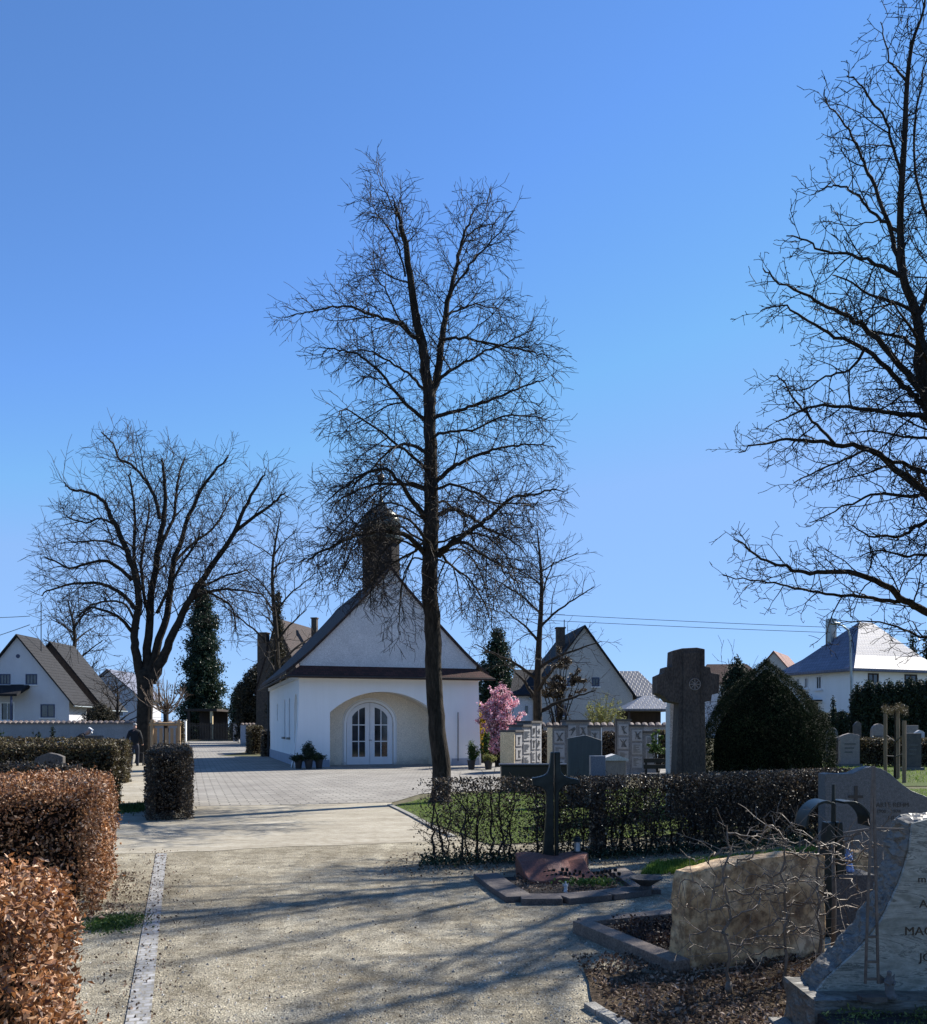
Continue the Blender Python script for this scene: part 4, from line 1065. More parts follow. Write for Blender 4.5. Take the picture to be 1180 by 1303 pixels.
# iron gate at the end of the drive
GYY = 100
rg = thing('iron_gate', 'black iron double gate closing the end of the paved drive', 'gate', (GX(268,GYY),GYY,0))
for pa, pb in ((240,268.5),(269,297)):
    mb = MB(); xa, xb = GX(pa,GYY), GX(pb,GYY); zt = GZ(920,GYY)
    mb.box(xa,xb,GYY-.03,GYY+.03,.15,.23); mb.box(xa,xb,GYY-.03,GYY+.03,zt-.35,zt-.28); mb.box(xa,xa+.07,GYY-.04,GYY+.04,.1,zt); mb.box(xb-.07,xb,GYY-.04,GYY+.04,.1,zt)
    n = 14
    for i in range(n):
        x = xa+(xb-xa)*(i+.5)/n; mb.tube([(x,GYY,.2),(x,GYY,zt+.05*math.sin(i))], .03, 4)
    lf = mb.build('gate_leaf', ironm, rg)
def pillar(label, px, Y, w, h, mat):
    X = GX(px,Y); r_ = thing('gate_post', label, 'post', (X,Y,0)); mb = MB(); mb.box(X-w/2,X+w/2,Y-w/2,Y+w/2,0,h); mb.build('shaft', mat, r_)
    mb = MB(); mb.box(X-w/2-.06,X+w/2+.06,Y-w/2-.06,Y+w/2+.06,h,h+.1,.04,.04); mb.build('cap', concrete, r_)
pillar('white gate post left of the iron gate', 235.5, 98, .3, GZ(917,98), render_white)
pillar('grey stone gate post right of the iron gate', 301.5, 98, .6, GZ(921,98), wallgrey)
Y = 108; r_ = thing('car_shelter', 'dark open car shelter behind the iron gate', 'shelter', (GX(254,Y),Y,0))
mb = MB(); mb.box(GX(234,Y),GX(276,Y),Y,Y+6,GZ(905,Y),GZ(903,Y)+.1); mb.build('roof', darkwood, r_)
mb = MB(); mb.box(GX(236,Y),GX(274,Y),Y+5.7,Y+5.9,0,GZ(905,Y)-.01); mb.build('back_wall', darkwood, r_)
for px in (238, 267):
    mb = MB(); mb.box(GX(px,Y),GX(px,Y)+.3,Y+.1,Y+.4,0,GZ(905,Y)-.01); mb.build('post', yellowstone if px > 250 else darkwood, r_)

# parked cars (mostly hidden)
def car(label, X, Y, deg, mat):
    fr = Fr(X, Y, deg); root = thing('parked_car', label, 'car', (X,Y,0), 'cars parked beyond the garden wall')
    def sect(mb, prof, y0, y1, inset=0):
        vs = [(x,y0+inset*(z>1),z) for x,z in prof]+[(x,y1-inset*(z>1),z) for x,z in prof]; n = len(prof)
        mb.add(vs, [tuple(range(n)), tuple(range(2*n-1,n-1,-1))]+[(i,i+n,(i+1)%n+n,(i+1)%n) for i in range(n)])
    mb = MB(fr); sect(mb, [(-2.1,.3),(2.1,.3),(2.15,.6),(2.05,.85),(1.2,.95),(.6,1.38),(-.7,1.45),(-1.6,1.0),(-2.1,.92),(-2.15,.6)], -.85, .85, .18)
    mb.build('body', mat, root, bevel=.06)
    mb = MB(fr); sect(mb, [(-1.45,1.0),(1.05,1.0),(.58,1.34),(-.68,1.40)], -.86, .86, .16); mb.build('windows', glass, root)
    for sx in (-1.3,1.3):
        for sy in (-.86,.66):
            mb = MB(fr); mb.tube([(sx,sy,.32),(sx,sy+.2,.32)], .32, 16); wh = mb.build('wheel', rubber, root)
    for sy in (-.6,.6):
        mb = MB(fr); mb.box(2.05,2.15,sy-.15,sy+.15,.62,.76); mb.build('headlight', galv, root)
car('white car nose beside the white gate post', GX(214,99), 96, 5, carwhite)
car('white car roof showing over the wall by the tree guard', GX(187,63.5), 63.5, 0, carwhite)
car('pale car roof beyond the wall left of the old tree', GX(158,64), 66, 0, carwhite)

# power lines and lamp
def wire(name, label, a_, b_, sag, r=.018):
    mb = MB(); a_, b_ = Vector(a_), Vector(b_)
    mb.tube([a_.lerp(b_, i/14)-Vector((0,0,4*sag*(i/14)*(1-i/14))) for i in range(15)], r, 4)
    tag(mb.build(name, ironm), label, 'power line', 'overhead power lines')
wire('power_line', 'upper overhead wire crossing the sky at right', at(600,776,120), at(1300,806,110), .3, .04)
wire('power_line', 'lower overhead wire crossing the sky at right', at(600,784,120), at(1300,812,110), .3, .04)
wire('power_line', 'thin slanting overhead wire at the far left edge', at(-120,842,90), at(38,795,79), .2, .03)
wire('power_line', 'level overhead wire at the far left edge', at(-120,784,90), at(38,784,79), .2, .03)
Y = 50; r_ = thing('street_lamp', 'tall curved street lamp in front of the hip roofed house', 'street lamp', (GX(1084,Y),Y,0))
mb = MB(); p0 = Vector((GX(1084,Y),Y,0)); top = GZ(812,Y)
mb.tube([p0, p0+Vector((0,0,top*.5)), Vector((GX(1082.5,Y),Y,top)), Vector((GX(1080,Y),Y,GZ(802,Y))), Vector((GX(1073,Y),Y,GZ(796.5,Y))), Vector((GX(1066,Y),Y,GZ(794,Y)))], [.1,.08,.06,.05,.045,.04], 8); mb.build('pole', galv, r_, smooth=True)
mb = MB(); q = Vector((GX(1066,Y),Y,GZ(794,Y))); mb.tube([q+Vector((.15,0,.02)), q+Vector((-.2,0,.03)), q+Vector((-.5,0,0))], [.05,.1,.04], 8); mb.build('lamp_head', galv, r_, smooth=True)

# ------------------------------------------------------------------ hedges
def hedge(name, label, fr, w, d, h, n, size, mat, seed, core=True, coremat=None, bumpy=.07, cat='hedge', z0=.03, stems=True, group=None):
    rnd = random.Random(seed); root = thing(name, label, cat, tuple(fr((w/2,d/2,0))), group)
    mb = MB(); A = [w*d, d*h, d*h, w*h, w*h]; tot = sum(A)
    for i in range(n):
        u_ = rnd.random()*tot; k_ = 0
        while u_ > A[k_]: u_ -= A[k_]; k_ += 1
        a_, b_ = rnd.random(), rnd.random()
        x, y, z = (a_*w,b_*d,h) if k_ == 0 else (0,a_*d,b_*h) if k_ == 1 else (w,a_*d,b_*h) if k_ == 2 else (a_*w,0,b_*h) if k_ == 3 else (a_*w,d,b_*h)
        nrm = Vector(((0,0,1),(-1,0,0),(1,0,0),(0,-1,0),(0,1,0))[k_])
        # round the edges
        c = Vector((min(max(x,.13),w-.13), min(max(y,.13),d-.13), min(z,h-.13))); dd = Vector((x,y,z))-c
        if dd.length > .13: dd = dd.normalized()*.13*rnd.uniform(.3,1)**.3
        p = c+dd
        nz = noise.noise(Vector((p.x*3+seed,p.y*3,p.z*3)))+.6*noise.noise(Vector((p.x*8,p.y*8+seed,p.z*8)))
        p = p+nrm*(nz*bumpy-abs(rnd.gauss(0,.065))+ (rnd.random() < .04)*rnd.random()*.08)
        p.z = max(z0, p.z); mb.leaf(fr(p), size*rnd.choice((.55,.75,.9,1.1,1.4)), rnd, rnd.uniform(.4,.7))
    for i in range(n//5):
        p = Vector((rnd.uniform(.04,w-.04), rnd.uniform(.04,min(d,.5)) if rnd.random() < .6 else rnd.uniform(.04,d-.04), z0+rnd.random()*(h-.06)))
        mb.leaf(fr(p), size*rnd.choice((.6,.9,1.2)), rnd, .6)
    mb.build('foliage', mat, root, fixn=False)
    tw = MB(fr)
    for i in range(int((w+d)*h*40)):
        x, y = rnd.uniform(.05,w-.05), rnd.uniform(.05,d-.05)
        e = Vector((x,y,rnd.uniform(.2,.9)*h)); dv = Vector((rnd.gauss(0,1),rnd.gauss(0,1),abs(rnd.gauss(0,1))+.3)).normalized()
        tw.tube([e, e+dv*.12, e+dv*.22+Vector((0,0,.05))], [.004,.003,.002], 3, cap=False)
    if stems:
        for i in range(int(w/.22)+1):
            x = min(w-.1, .1+i*.22+rnd.uniform(-.05,.05)); y = d/2+rnd.uniform(-.1,.1)*d
            tw.tube([(x,y,0),(x+rnd.gauss(0,.03),y,h*.4),(x+rnd.gauss(0,.06),y,h*.85)], [.018,.014,.008], 5, cap=False)
    tw.build('stems', bark_far, root, fixn=False)
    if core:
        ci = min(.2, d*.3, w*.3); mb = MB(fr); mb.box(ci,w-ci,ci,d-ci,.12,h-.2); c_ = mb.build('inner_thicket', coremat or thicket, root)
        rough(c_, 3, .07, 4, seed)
    return root
# near copper beech hedges; frames follow the path direction (local y = path)
c1 = Fr(-1.19-2.6*.9568, 2.6-2.6*.2907, 16.9)
hedge('beech_hedge', 'nearest copper beech hedge cut off by the lower left corner', c1, 2.6, 1.02, 1.10, 60000, .025, copper, 1)
c2 = Fr(-3.03-3.2*.9568, 7.5-3.2*.2907, 16.9)
hedge('beech_hedge', 'second copper beech hedge behind the nearest one at left', c2, 3.2, 2.3, 1.13, 60000, .032, copper, 2)
c3 = Fr(*gp(183,1046)[:2], 16.9)
hedge('clipped_hedge', 'tall dark clipped hedge block at the start of the paved drive', c3, .78, 4.2, 1.24, 26000, .040, brownleaf, 3, bumpy=.05)
def pxhedge(name, label, pa, pb, Y, pytop, d, n, size, mat, seed, deg=0, core=True, bumpy=.08, group=None):
    xa = GX(pa,Y); w = (GX(pb,Y)-xa)/math.cos(R(deg)); return hedge(name, label, Fr(xa,Y,deg), w, d, GZ(pytop,Y), n, size, mat, seed, core, bumpy=bumpy, group=group)
pxhedge('grave_hedge', 'low olive brown hedge just behind the copper beech hedges', -90, 80, 12.0, 974, .8, 16000, .045, brownleaf, 4, 8)
pxhedge('grave_hedge', 'long olive green hedge ending beside the left footpath', -20, 133, 17.5, 947, .9, 22000, .055, olive, 5, 14)
pxhedge('grave_hedge', 'greenish hedge end behind the long olive hedge near the walking man', 100, 157, 25, 941, 1.0, 8000, .06, olive, 6, 14)
pxhedge('grave_hedge', 'farther olive hedge running before the grey garden wall', -60, 98, 30, 939, .8, 7000, .075, olive, 7, 10)
pxhedge('drive_hedge', 'sunlit olive hedge beside the drive left of the chapel', 318, 334, 52, 923, 4, 4000, .10, olive, 8, 17)
pxhedge('drive_hedge', 'low brown hedge touching the chapel left wall', 334, 345, 48, 930, 1.5, 2500, .09, brownleaf, 9, 17)
pxhedge('drive_hedge', 'thin yellow green hedge beside the white gate post', 225, 234, 90, 918, 2, 1200, .12, olive, 10, 17)
pxhedge('boundary_hedge', 'green and brown hedge right of the chapel corner', 610, 640, 40, 930, 1, 5000, .09, olive, 11)
pxhedge('boundary_hedge', 'brown hedge between the first and second urn walls', 672, 700, 38, 931, .8, 5000, .08, brownleaf, 12)
pxhedge('boundary_hedge', 'brown hedge between the second and third urn walls', 762, 790, 38, 932, .8, 5000, .08, brownleaf, 13)
pxhedge('boundary_hedge', 'olive hedge between the third urn wall and the stone cross', 832, 856, 38, 930, .8, 5000, .08, olive, 14)
pxhedge('boundary_hedge', 'olive hedge with headstones in front at the far right', 1094, 1240, 36, 940, 1.0, 12000, .08, olive, 15)

# bare twiggy hedge in the middle distance
def twig_hedge(name, label, pts, h, seed, sp=.16, dens=1.0, leaves=60, leafm=brownleaf, lowgap=True):
    LVh = [dict(n=20*dens, L=(.22,.5), ang=55, trop=.2, wig=.25, seg=.08, rk=.008),
           dict(n=10, L=(.10,.24), ang=50, trop=.2, wig=.28, seg=.06, rk=.007),
           dict(n=9, L=(.05,.12), ang=48, trop=.1, wig=.3, seg=.04, rk=.006)]
    root = thing(name, label, 'hedge', (*pts[0],0)); T = Tree(seed, LVh, .0085, .0026); lf = MB(); r = T.r
    for j in range(len(pts)-1):
        p, q = Vector((*pts[j],0)), Vector((*pts[j+1],0)); L = (q-p).length; n = int(L/sp)
        nn = Vector((-(q-p).y,(q-p).x,0)).normalized()
        for i in range(n):
            b = p.lerp(q, (i+r.random())/n)+nn*r.uniform(-.14,.14)
            hh = h*r.uniform(.86,.97); rr = r.uniform(.011,.022)
            P = [b, b+Vector((r.gauss(0,.03),r.gauss(0,.03),hh*.35)), b+Vector((r.gauss(0,.06),r.gauss(0,.05),hh*.7)), b+Vector((r.gauss(0,.08),r.gauss(0,.07),hh))]
            T.guide(P, rr, .005, 1, .16)
            for k_ in range(int(leaves)):
                z = h*(1-r.random()**1.45*.97) ; wob_ = .2+.05*math.sin(z*9+i)
                c = b+Vector((0,0,z))+(q-p).normalized()*r.gauss(0,.13)+nn*r.gauss(0,wob_*.6)
                if c.z > h+.03: c.z = h+.03*r.random()
                if c.z > .08: lf.leaf(c, r.uniform(.022,.045), r, .6)
    T.limb.build('stems', bark_far, root, fixn=False); T.twig.build('twigs', twigm, root, fixn=False); lf.build('leaves', leafm, root, fixn=False)
    return root
twig_hedge('hornbeam_hedge', 'open twiggy brown hedge behind the bronze cross, its left end', [(-.36,10.55),(.62,10.75)], 1.0, 41, .085, 1.0, 330)
twig_hedge('hornbeam_hedge', 'dense brown hedge in front of the large stone cross and yew', [(.78,10.8),(2.7,11.5),(5.6,13.4)], .99, 42, .08, 1.0, 560)
# dark hedge base thicket behind for depth at right
hedge('clipped_hedge', 'dark hedge at the foot of the cone shaped yew', Fr(3.3,12.9,22), 3.2, .5, .86, 9000, .04, brownleaf, 44, core=True)

mb = MB(); rnd = random.Random(61)
for i in range(9000):
    t = rnd.random(); x = -.5+6.2*t; y = 10.55+.25*min(1,t*5)+max(0,x-.8)*.42+rnd.gauss(-.05,.2)
    mb.leaf(Vector((x,y,.02+abs(rnd.gauss(0,.05)))), rnd.uniform(.02,.05), rnd, .6)
tag(mb.build('ground_ivy', darkleaf, fixn=False), 'dark green ivy creeping along the foot of the hornbeam hedges', 'ground cover', kind='stuff')
# ------------------------------------------------------------------ shaped evergreens
def cone_bush(name, label, X, Y, rad, H, n, size, mat, seed, prof, cat='shrub', leafs=.55, trunk=False, group=None, shaggy=.05):
    """prof(t) radius factor for t in 0..1 height"""
    rnd = random.Random(seed); root = thing(name, label, cat, (X,Y,0), group)
    core = MB(); K = 14; S = 20; vs = []
    for i in range(K+1):
        t = i/K
        for j in range(S):
            a_ = 6.2832*j/S; rr = rad*prof(t)*.80*(1+.10*noise.noise(Vector((math.cos(a_)*2,math.sin(a_)*2,t*4+seed))))
            vs.append((X+rr*math.cos(a_), Y+rr*math.sin(a_), .05+t*(H-.12)*.97))
    core.add(vs, [(i*S+j, i*S+(j+1)%S, (i+1)*S+(j+1)%S, (i+1)*S+j) for i in range(K) for j in range(S)]+[tuple(range(K*S,K*S+S))])
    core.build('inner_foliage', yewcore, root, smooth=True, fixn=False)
    mb = MB()
    while n > 0:
        t = rnd.random(); rr = prof(t)
        if rnd.random() > rr+.15: continue
        a_ = rnd.uniform(0,6.2832)
        nz = noise.noise(Vector((math.cos(a_)*3,math.sin(a_)*3,t*H*2+seed)))*.8+noise.noise(Vector((math.cos(a_)*9,math.sin(a_)*9,t*H*5+seed)))*.5
        ro = rad*rr*(1+nz*shaggy*1.6)-abs(rnd.gauss(0,.05))*rad*.6+(rnd.random() < .1)*rnd.random()*shaggy*rad
        c = Vector((X+ro*math.cos(a_), Y+ro*math.sin(a_), .03+t*H+rnd.gauss(0,.02)*H*.3))
        for _ in range(4):
            mb.leaf(c+Vector((rnd.gauss(0,size*.6),rnd.gauss(0,size*.6),rnd.gauss(0,size*.6))), size*rnd.uniform(.6,1.3), rnd, leafs, .6)
        n -= 4
    mb.build('foliage', mat, root, fixn=False)
    if trunk:
        mb = MB(); mb.tube([(X,Y,0),(X,Y,H*.6)], [rad*.12,rad*.05], 8); mb.build('trunk', bark_far, root)
    return root
YY = 18
def yprof(t): 
    return (1.0-.05*(1-t/.3)) if t < .3 else max(.03, 1-((t-.3)/.7)**2.2) if t < 1 else .03
cone_bush('yew_shrub', 'large dark cone shaped clipped yew right of the stone cross', GX(975,YY), YY, 166/2/F*YY, GZ(842,YY), 90000, .034, yewm, 51, yprof, leafs=.4)
def pill(t): return min(1, (t*6)**.5+.4)*(1-max(0,(t-.55)/.45)**2.2)+.02
# thuja hedge in front of the white hip roof house : columns one by one
th = None
for i, px in enumerate(range(1093, 1250, 13)):
    Y = 47+.1*i
    r0_ = random.Random(i*7+1)
    nm = ['leftmost', 'second from left', 'third from left', 'fourth from left', 'fifth from left', 'sixth from left', 'seventh from left', 'eighth from left'][i] if i < 8 else None
    if nm is None: break
    top = (873,868,869,866,868,864,867,862)[i]
    cone_bush('thuja', 'dark thuja column, %s in the thuja row before the hip roofed house' % nm, GX(px,Y), Y, 8.6/F*Y, GZ(top+r0_.uniform(-1,1),Y), 5000, .12, thujam, 60+i, lambda t: min(1,(t*8)**.4+.5)*(1-max(0,(t-.75)/.25)**2)+.05, 'tree', group='thuja row before the hip roofed house', shaggy=.12)
Y = 47
cone_bush('thuja', 'small pointed thuja standing left of the thuja row', GX(1061,Y), Y, 6/F*Y, GZ(888,Y), 2500, .1, thujam, 71, lambda t: 1-t**1.4+.03, 'tree')
cone_bush('thuja', 'short rounded thuja between the pointed one and the row', GX(1072,Y), Y, 7/F*Y, GZ(905,Y), 2500, .1, thujam, 72, pill, 'tree')
hedge('clipped_hedge', 'dark low evergreen hedge under the hip roofed house', Fr(GX(1030,49),49,0), GX(1086,49)-GX(1030,49), 1, GZ(907,49), 6000, .12, thujam, 73, coremat=thujam)
Y = 55
cone_bush('thuja', 'tall dark evergreen rising behind the left slope of the yew', GX(938,Y), Y, 20/F*Y, GZ(838,Y), 9000, .13, thujam, 74, pill, 'tree', shaggy=.15)

def conifer(name, label, px, Y, pytop, r_px, seed, n, size, mat, prof, shaggy=.25, trunk=True):
    return cone_bush(name, label, GX(px,Y), Y, r_px/F*Y, GZ(pytop,Y), n, size, mat, seed, prof, 'tree', .45, trunk, shaggy=shaggy)
def layered(t): return max(.04,(1-t)**.7*(.75+.25*math.sin(t*34)))
conifer('fir_tree', 'dark green conifer beside the house roofs right of the chapel', 633, 88, 800, 27, 81, 10000, .28, darkleaf, lambda t: max(.05,(1-abs(t-.45)/.55)**.6*(.85+.15*math.sin(t*40))) if t>.1 else .2, .3)
conifer('fir_tree', 'tall dark spruce behind the old tree and iron gate', 258, 118, 742, 32, 82, 30000, .34, darkleaf, lambda t: (1-t*.75)*(.85+.15*math.sin(t*44)) if t < .6 else max(.05, .55*(1-((t-.6)/.4)**2.2)*(.85+.15*math.sin(t*44))), .4)
conifer('spruce_tree', 'pointed spruce tip left of the chapel behind bare branches', 354, 74, 755, 16, 83, 9000, .22, ivym, layered, .3)
conifer('spruce_tree', 'small distant spruce right of the hip roofed house', 1162, 120, 806, 12, 84, 3000, .4, darkleaf, layered, .3)
conifer('spruce_tree', 'distant spruce at the right edge behind the hip roofed house', 1182, 120, 802, 14, 85, 3000, .4, darkleaf, layered, .3)
cone_bush('ivy_bush', 'big dark ivy mass between the gate and the chapel', GX(328,90), 90, 24/F*90, GZ(846,90), 16000, .2, ivym, 86, pill, 'bush', shaggy=.25)
cone_bush('ivy_bush', 'dark bush in front of the small white house by the gate', GX(306,104), 104, 12/F*104, GZ(868,104), 7000, .2, darkleaf, 87, pill, 'bush', shaggy=.25)
cone_bush('garden_bush', 'russet garden shrub behind the left wall', GX(128,60), 60, 20/F*60, GZ(896,60), 7000, .12, ivym, 88, pill, 'bush', shaggy=.25)

# ------------------------------------------------------------------ flowering shrubs
def puff_shrub(name, label, px, Y, pytop, rx_px, seed, n, size, mat, stemm=bark_far, cat='shrub', zmin=.15, stems=16, group=None, asp=.7):
    rnd = random.Random(seed); X = GX(px,Y); H = GZ(pytop,Y); rx = rx_px/F*Y
    root = thing(name, label, cat, (X,Y,0), group); st = MB(); lf = MB(); tips = []
    for i in range(stems):
        a_ = rnd.uniform(0,6.28); sp = rnd.random()**.6
        e = Vector((X+math.cos(a_)*rx*sp, Y+math.sin(a_)*rx*sp, H*(1-.35*sp*sp)*rnd.uniform(.75,1)))
        b = Vector((X+rnd.gauss(0,.06)*rx, Y+rnd.gauss(0,.06)*rx, 0))
        m1 = b.lerp(e,.5)+Vector((-math.cos(a_)*rx*.12,-math.sin(a_)*rx*.12,0))
        P = curve_pts([b,m1,e],4); st.tube(P, [.03*H/3*(1-.8*k_/(len(P)-1)) for k_ in range(len(P))], 4, cap=False)
        for k_ in range(8):
            t = rnd.uniform(.35,1); q_ = P[min(len(P)-1,int(t*(len(P)-1)))]; dv = Vector((rnd.gauss(0,1),rnd.gauss(0,1),rnd.gauss(.5,.8))).normalized()
            e2 = q_+dv*rx*rnd.uniform(.2,.45)
            if e2.z > H: e2.z = H
            st.tube([q_, q_.lerp(e2,.5)+Vector((0,0,.02)), e2], [.01*H/3,.007*H/3,.004*H/3], 3, cap=False); tips.append((q_,e2))
    for i in range(n):
        a_, b_ = rnd.choice(tips); p = a_.lerp(b_, rnd.uniform(.1,1.05))+Vector((rnd.gauss(0,.05),rnd.gauss(0,.05),rnd.gauss(0,.05)))*rx*.8
        if p.z < zmin*H: continue
        lf.leaf(p, size*rnd.uniform(.6,1.3), rnd, asp)
    st.build('stems', stemm, root, fixn=False); lf.build('foliage', mat, root, fixn=False); return root
puff_shrub('cherry_shrub', 'pink blossoming shrub right of the chapel', 636, 36, 866, 33, 91, 15000, .085, pinkm, stems=60)
puff_shrub('forsythia', 'yellow forsythia at the chapel right corner', 613, 40, 878, 12, 92, 4000, .07, yellowm)
puff_shrub('willow_shrub', 'yellow green budding willow before the grey gabled house', 768, 46, 876, 30, 93, 6000, .07, willowm, M('willow_twigs',(.22,.20,.08),(.14,.12,.05),5,.8,0), stems=60)
puff_shrub('copper_leaf_tree', 'small tree with rust brown leaves before the grey gabled house', 712, 48, 812, 34, 94, 13000, .12, brownleaf, zmin=.5, stems=16)
puff_shrub('laurel', 'small green shrub below the forsythia', 619, 34, 922, 9, 95, 900, .09, greenleaf)
puff_shrub('laurel', 'bright green shrub beside the third urn wall', 838, 30, 917, 14, 96, 1500, .09, greenleaf, zmin=.4)
puff_shrub('graveside_shrub', 'dark leafy shrub on a grave before the left garden wall', 47, 33, 922, 11, 97, 2200, .07, darkleaf)
cone_bush('dwarf_conifer', 'small dark conical shrub on a grave before the left garden wall', GX(67,32), 32, 5/F*32, GZ(926,32), 2500, .05, yewm, 98, lambda t: 1-t+.03)
puff_shrub('graveside_shrub', 'yellow green shrub at the left edge before the garden wall', 0, 34, 921, 9, 99, 1500, .07, greenleaf)

def potted(label, px, Y, pytop, r_px, seed, mat, potw=.26, n=900, size=.06):
    X = GX(px,Y); rnd = random.Random(seed); root = thing('potted_plant', label, 'potted plant', (X,Y,0), 'potted plants along the chapel front')
    mb = MB(); mb.lathe([(potw*.36,.013),(potw*.5,.32),(potw*.55,.33),(potw*.55,.36),(potw*.45,.36),(potw*.43,.3)], (X,Y), 16); mb.build('pot', potm, root)
    H = GZ(pytop,Y); rr = r_px/F*Y; st = MB(); lf = MB()
    for i in range(12):
        a_ = rnd.uniform(0,6.28); s = rnd.random(); e = Vector((X+math.cos(a_)*rr*s, Y+math.sin(a_)*rr*s, .35+(H-.35)*(1-.6*s)*rnd.uniform(.7,1)))
        b = Vector((X,Y,.3)); st.tube([b, b.lerp(e,.5)+Vector((0,0,.05)), e], [.01,.008,.004], 4, cap=False)
        for k_ in range(n//12):
            t = rnd.uniform(.2,1); lf.leaf(b.lerp(e,t)+Vector((rnd.gauss(0,.05),rnd.gauss(0,.05),rnd.gauss(0,.04))), size*rnd.uniform(.6,1.2), rnd, .5)
    st.build('stems', bark_far, root, fixn=False); lf.build('leaves', mat, root, fixn=False)
potted('dark laurel in a pot, leftmost at the chapel corner', 380, 34.2, 960, 12, 1, darkleaf, .3, 2600)
potted('tallest potted evergreen at the chapel left corner', 393, 34.2, 941, 13, 2, darkleaf, .32, 3600)
potted('low dark potted evergreen next to the porch arch', 406, 34.4, 959, 12, 3, darkleaf, .3, 2600)
potted('leggy green potted shrub at the chapel right corner', 600, 33.6, 940, 13, 4, greenleaf, .3, 2400)
potted('yellow leaved potted plant beside the chapel right corner', 622, 33.6, 959, 11, 5, willowm, .3, 1600)

# pollard with its timber tree guard
Y = 30; X = GX(211,Y)
root = thing('pollard_tree', 'small pollarded tree with a bunch of pale shoots inside a timber guard', 'tree', (X,Y,0))
T = Tree(77, [dict(n=1.5, L=(.3,.7), ang=30, trop=.3, wig=.1, seg=.15, rk=.008), dict(n=3, L=(.15,.4), ang=30, trop=.3, wig=.1, seg=.12, rk=.007)], .02, .006)
T.limb.tube([(X,Y,0),(X+.02,Y,1.4),(X,Y,2.3)], [.1,.08,.09], 9)
for i in range(46):
    a_ = T.r.uniform(0,6.28); s = T.r.uniform(.15,1); b = Vector((X+T.r.gauss(0,.05),Y+T.r.gauss(0,.05),2.2+T.r.uniform(-.2,.15)))
    e = b+Vector((math.cos(a_)*.95*s, math.sin(a_)*.95*s, T.r.uniform(.55,1.35)*(1.1-.5*s)))
    T.guide([b, b.lerp(e,.45)+Vector((math.cos(a_)*.1,math.sin(a_)*.1,-.08)), e], .02, .007, 1, .3)
T.finish(root, bark_far, M('pollard_shoots',(.17,.12,.08),(.10,.07,.05),5,.8,0))
root = thing('tree_guard', 'square timber guard of four posts and rails round the pollarded tree', 'tree guard', (X,Y,0))
ht = GZ(919,Y)
for sx in (-.42,.42):
    for sy in (-.42,.42):
        mb = MB(Fr(X,Y,16.9)); mb.tube([(sx,sy,0),(sx,sy,ht)], .055, 8); mb.build('post', woodlight, root)
for sx, sy, ex, ey in ((-.5,-.42,.5,-.42),(-.5,.42,.5,.42),(-.42,-.5,-.42,.5),(.42,-.5,.42,.5)):
    mb = MB(Fr(X,Y,16.9)); z = ht-.06 if sx == -.5 else ht+.04; mb.tube([(sx,sy,z),(ex,ey,z)], .055, 8); mb.build('rail', woodlight, root)
mb = MB(Fr(X,Y,16.9))
for k_ in range(5): mb.box(-.36+k_*.17,-.26+k_*.17,-.36,-.34,.3,ht-.2)
mb.build('slat_screen', woodlight, root)
# thin stake by the old tree
for px, pt, lb in ((192,885,'thin grey stake right of the old tree trunk'),):
    X2 = GX(px,34); mb = MB(); mb.tube([(X2,34,0),(X2,34,GZ(pt,34))], .04, 7); tag(mb.build('stake', bark_far), lb, 'stake')

# ------------------------------------------------------------------ people
def skin(name, verts, edges, mat, parent, sub=2, loc0=Vector((0,0,0))):
    me = bpy.data.meshes.new(name); me.from_pydata([v[0]-loc0 for v in verts], edges, [])
    o = bpy.data.objects.new(name, me); col.objects.link(o)
    md = o.modifiers.new('s','SKIN'); sl = me.skin_vertices[0].data if me.skin_vertices else None
    if sl is None:
        bm = bmesh.new(); bm.from_mesh(me); bm.verts.layers.skin.verify(); bm.to_mesh(me); bm.free(); sl = me.skin_vertices[0].data
    for i, v in enumerate(verts):
        r = v[1]; sl[i].radius = r if isinstance(r, tuple) else (r, r)
    sl[0].use_root = True
    md.use_smooth_shade = True; o.modifiers.new('d','SUBSURF').levels = sub; o.modifiers['d'].render_levels = sub
    dg = bpy.context.evaluated_depsgraph_get(); m2 = bpy.data.meshes.new_from_object(o.evaluated_get(dg))
    m2.materials.clear(); m2.materials.append(mat); m2.name = name
    o.modifiers.clear(); o.data = m2
    for p in m2.polygons: p.use_smooth = True
    o.parent = parent; return o
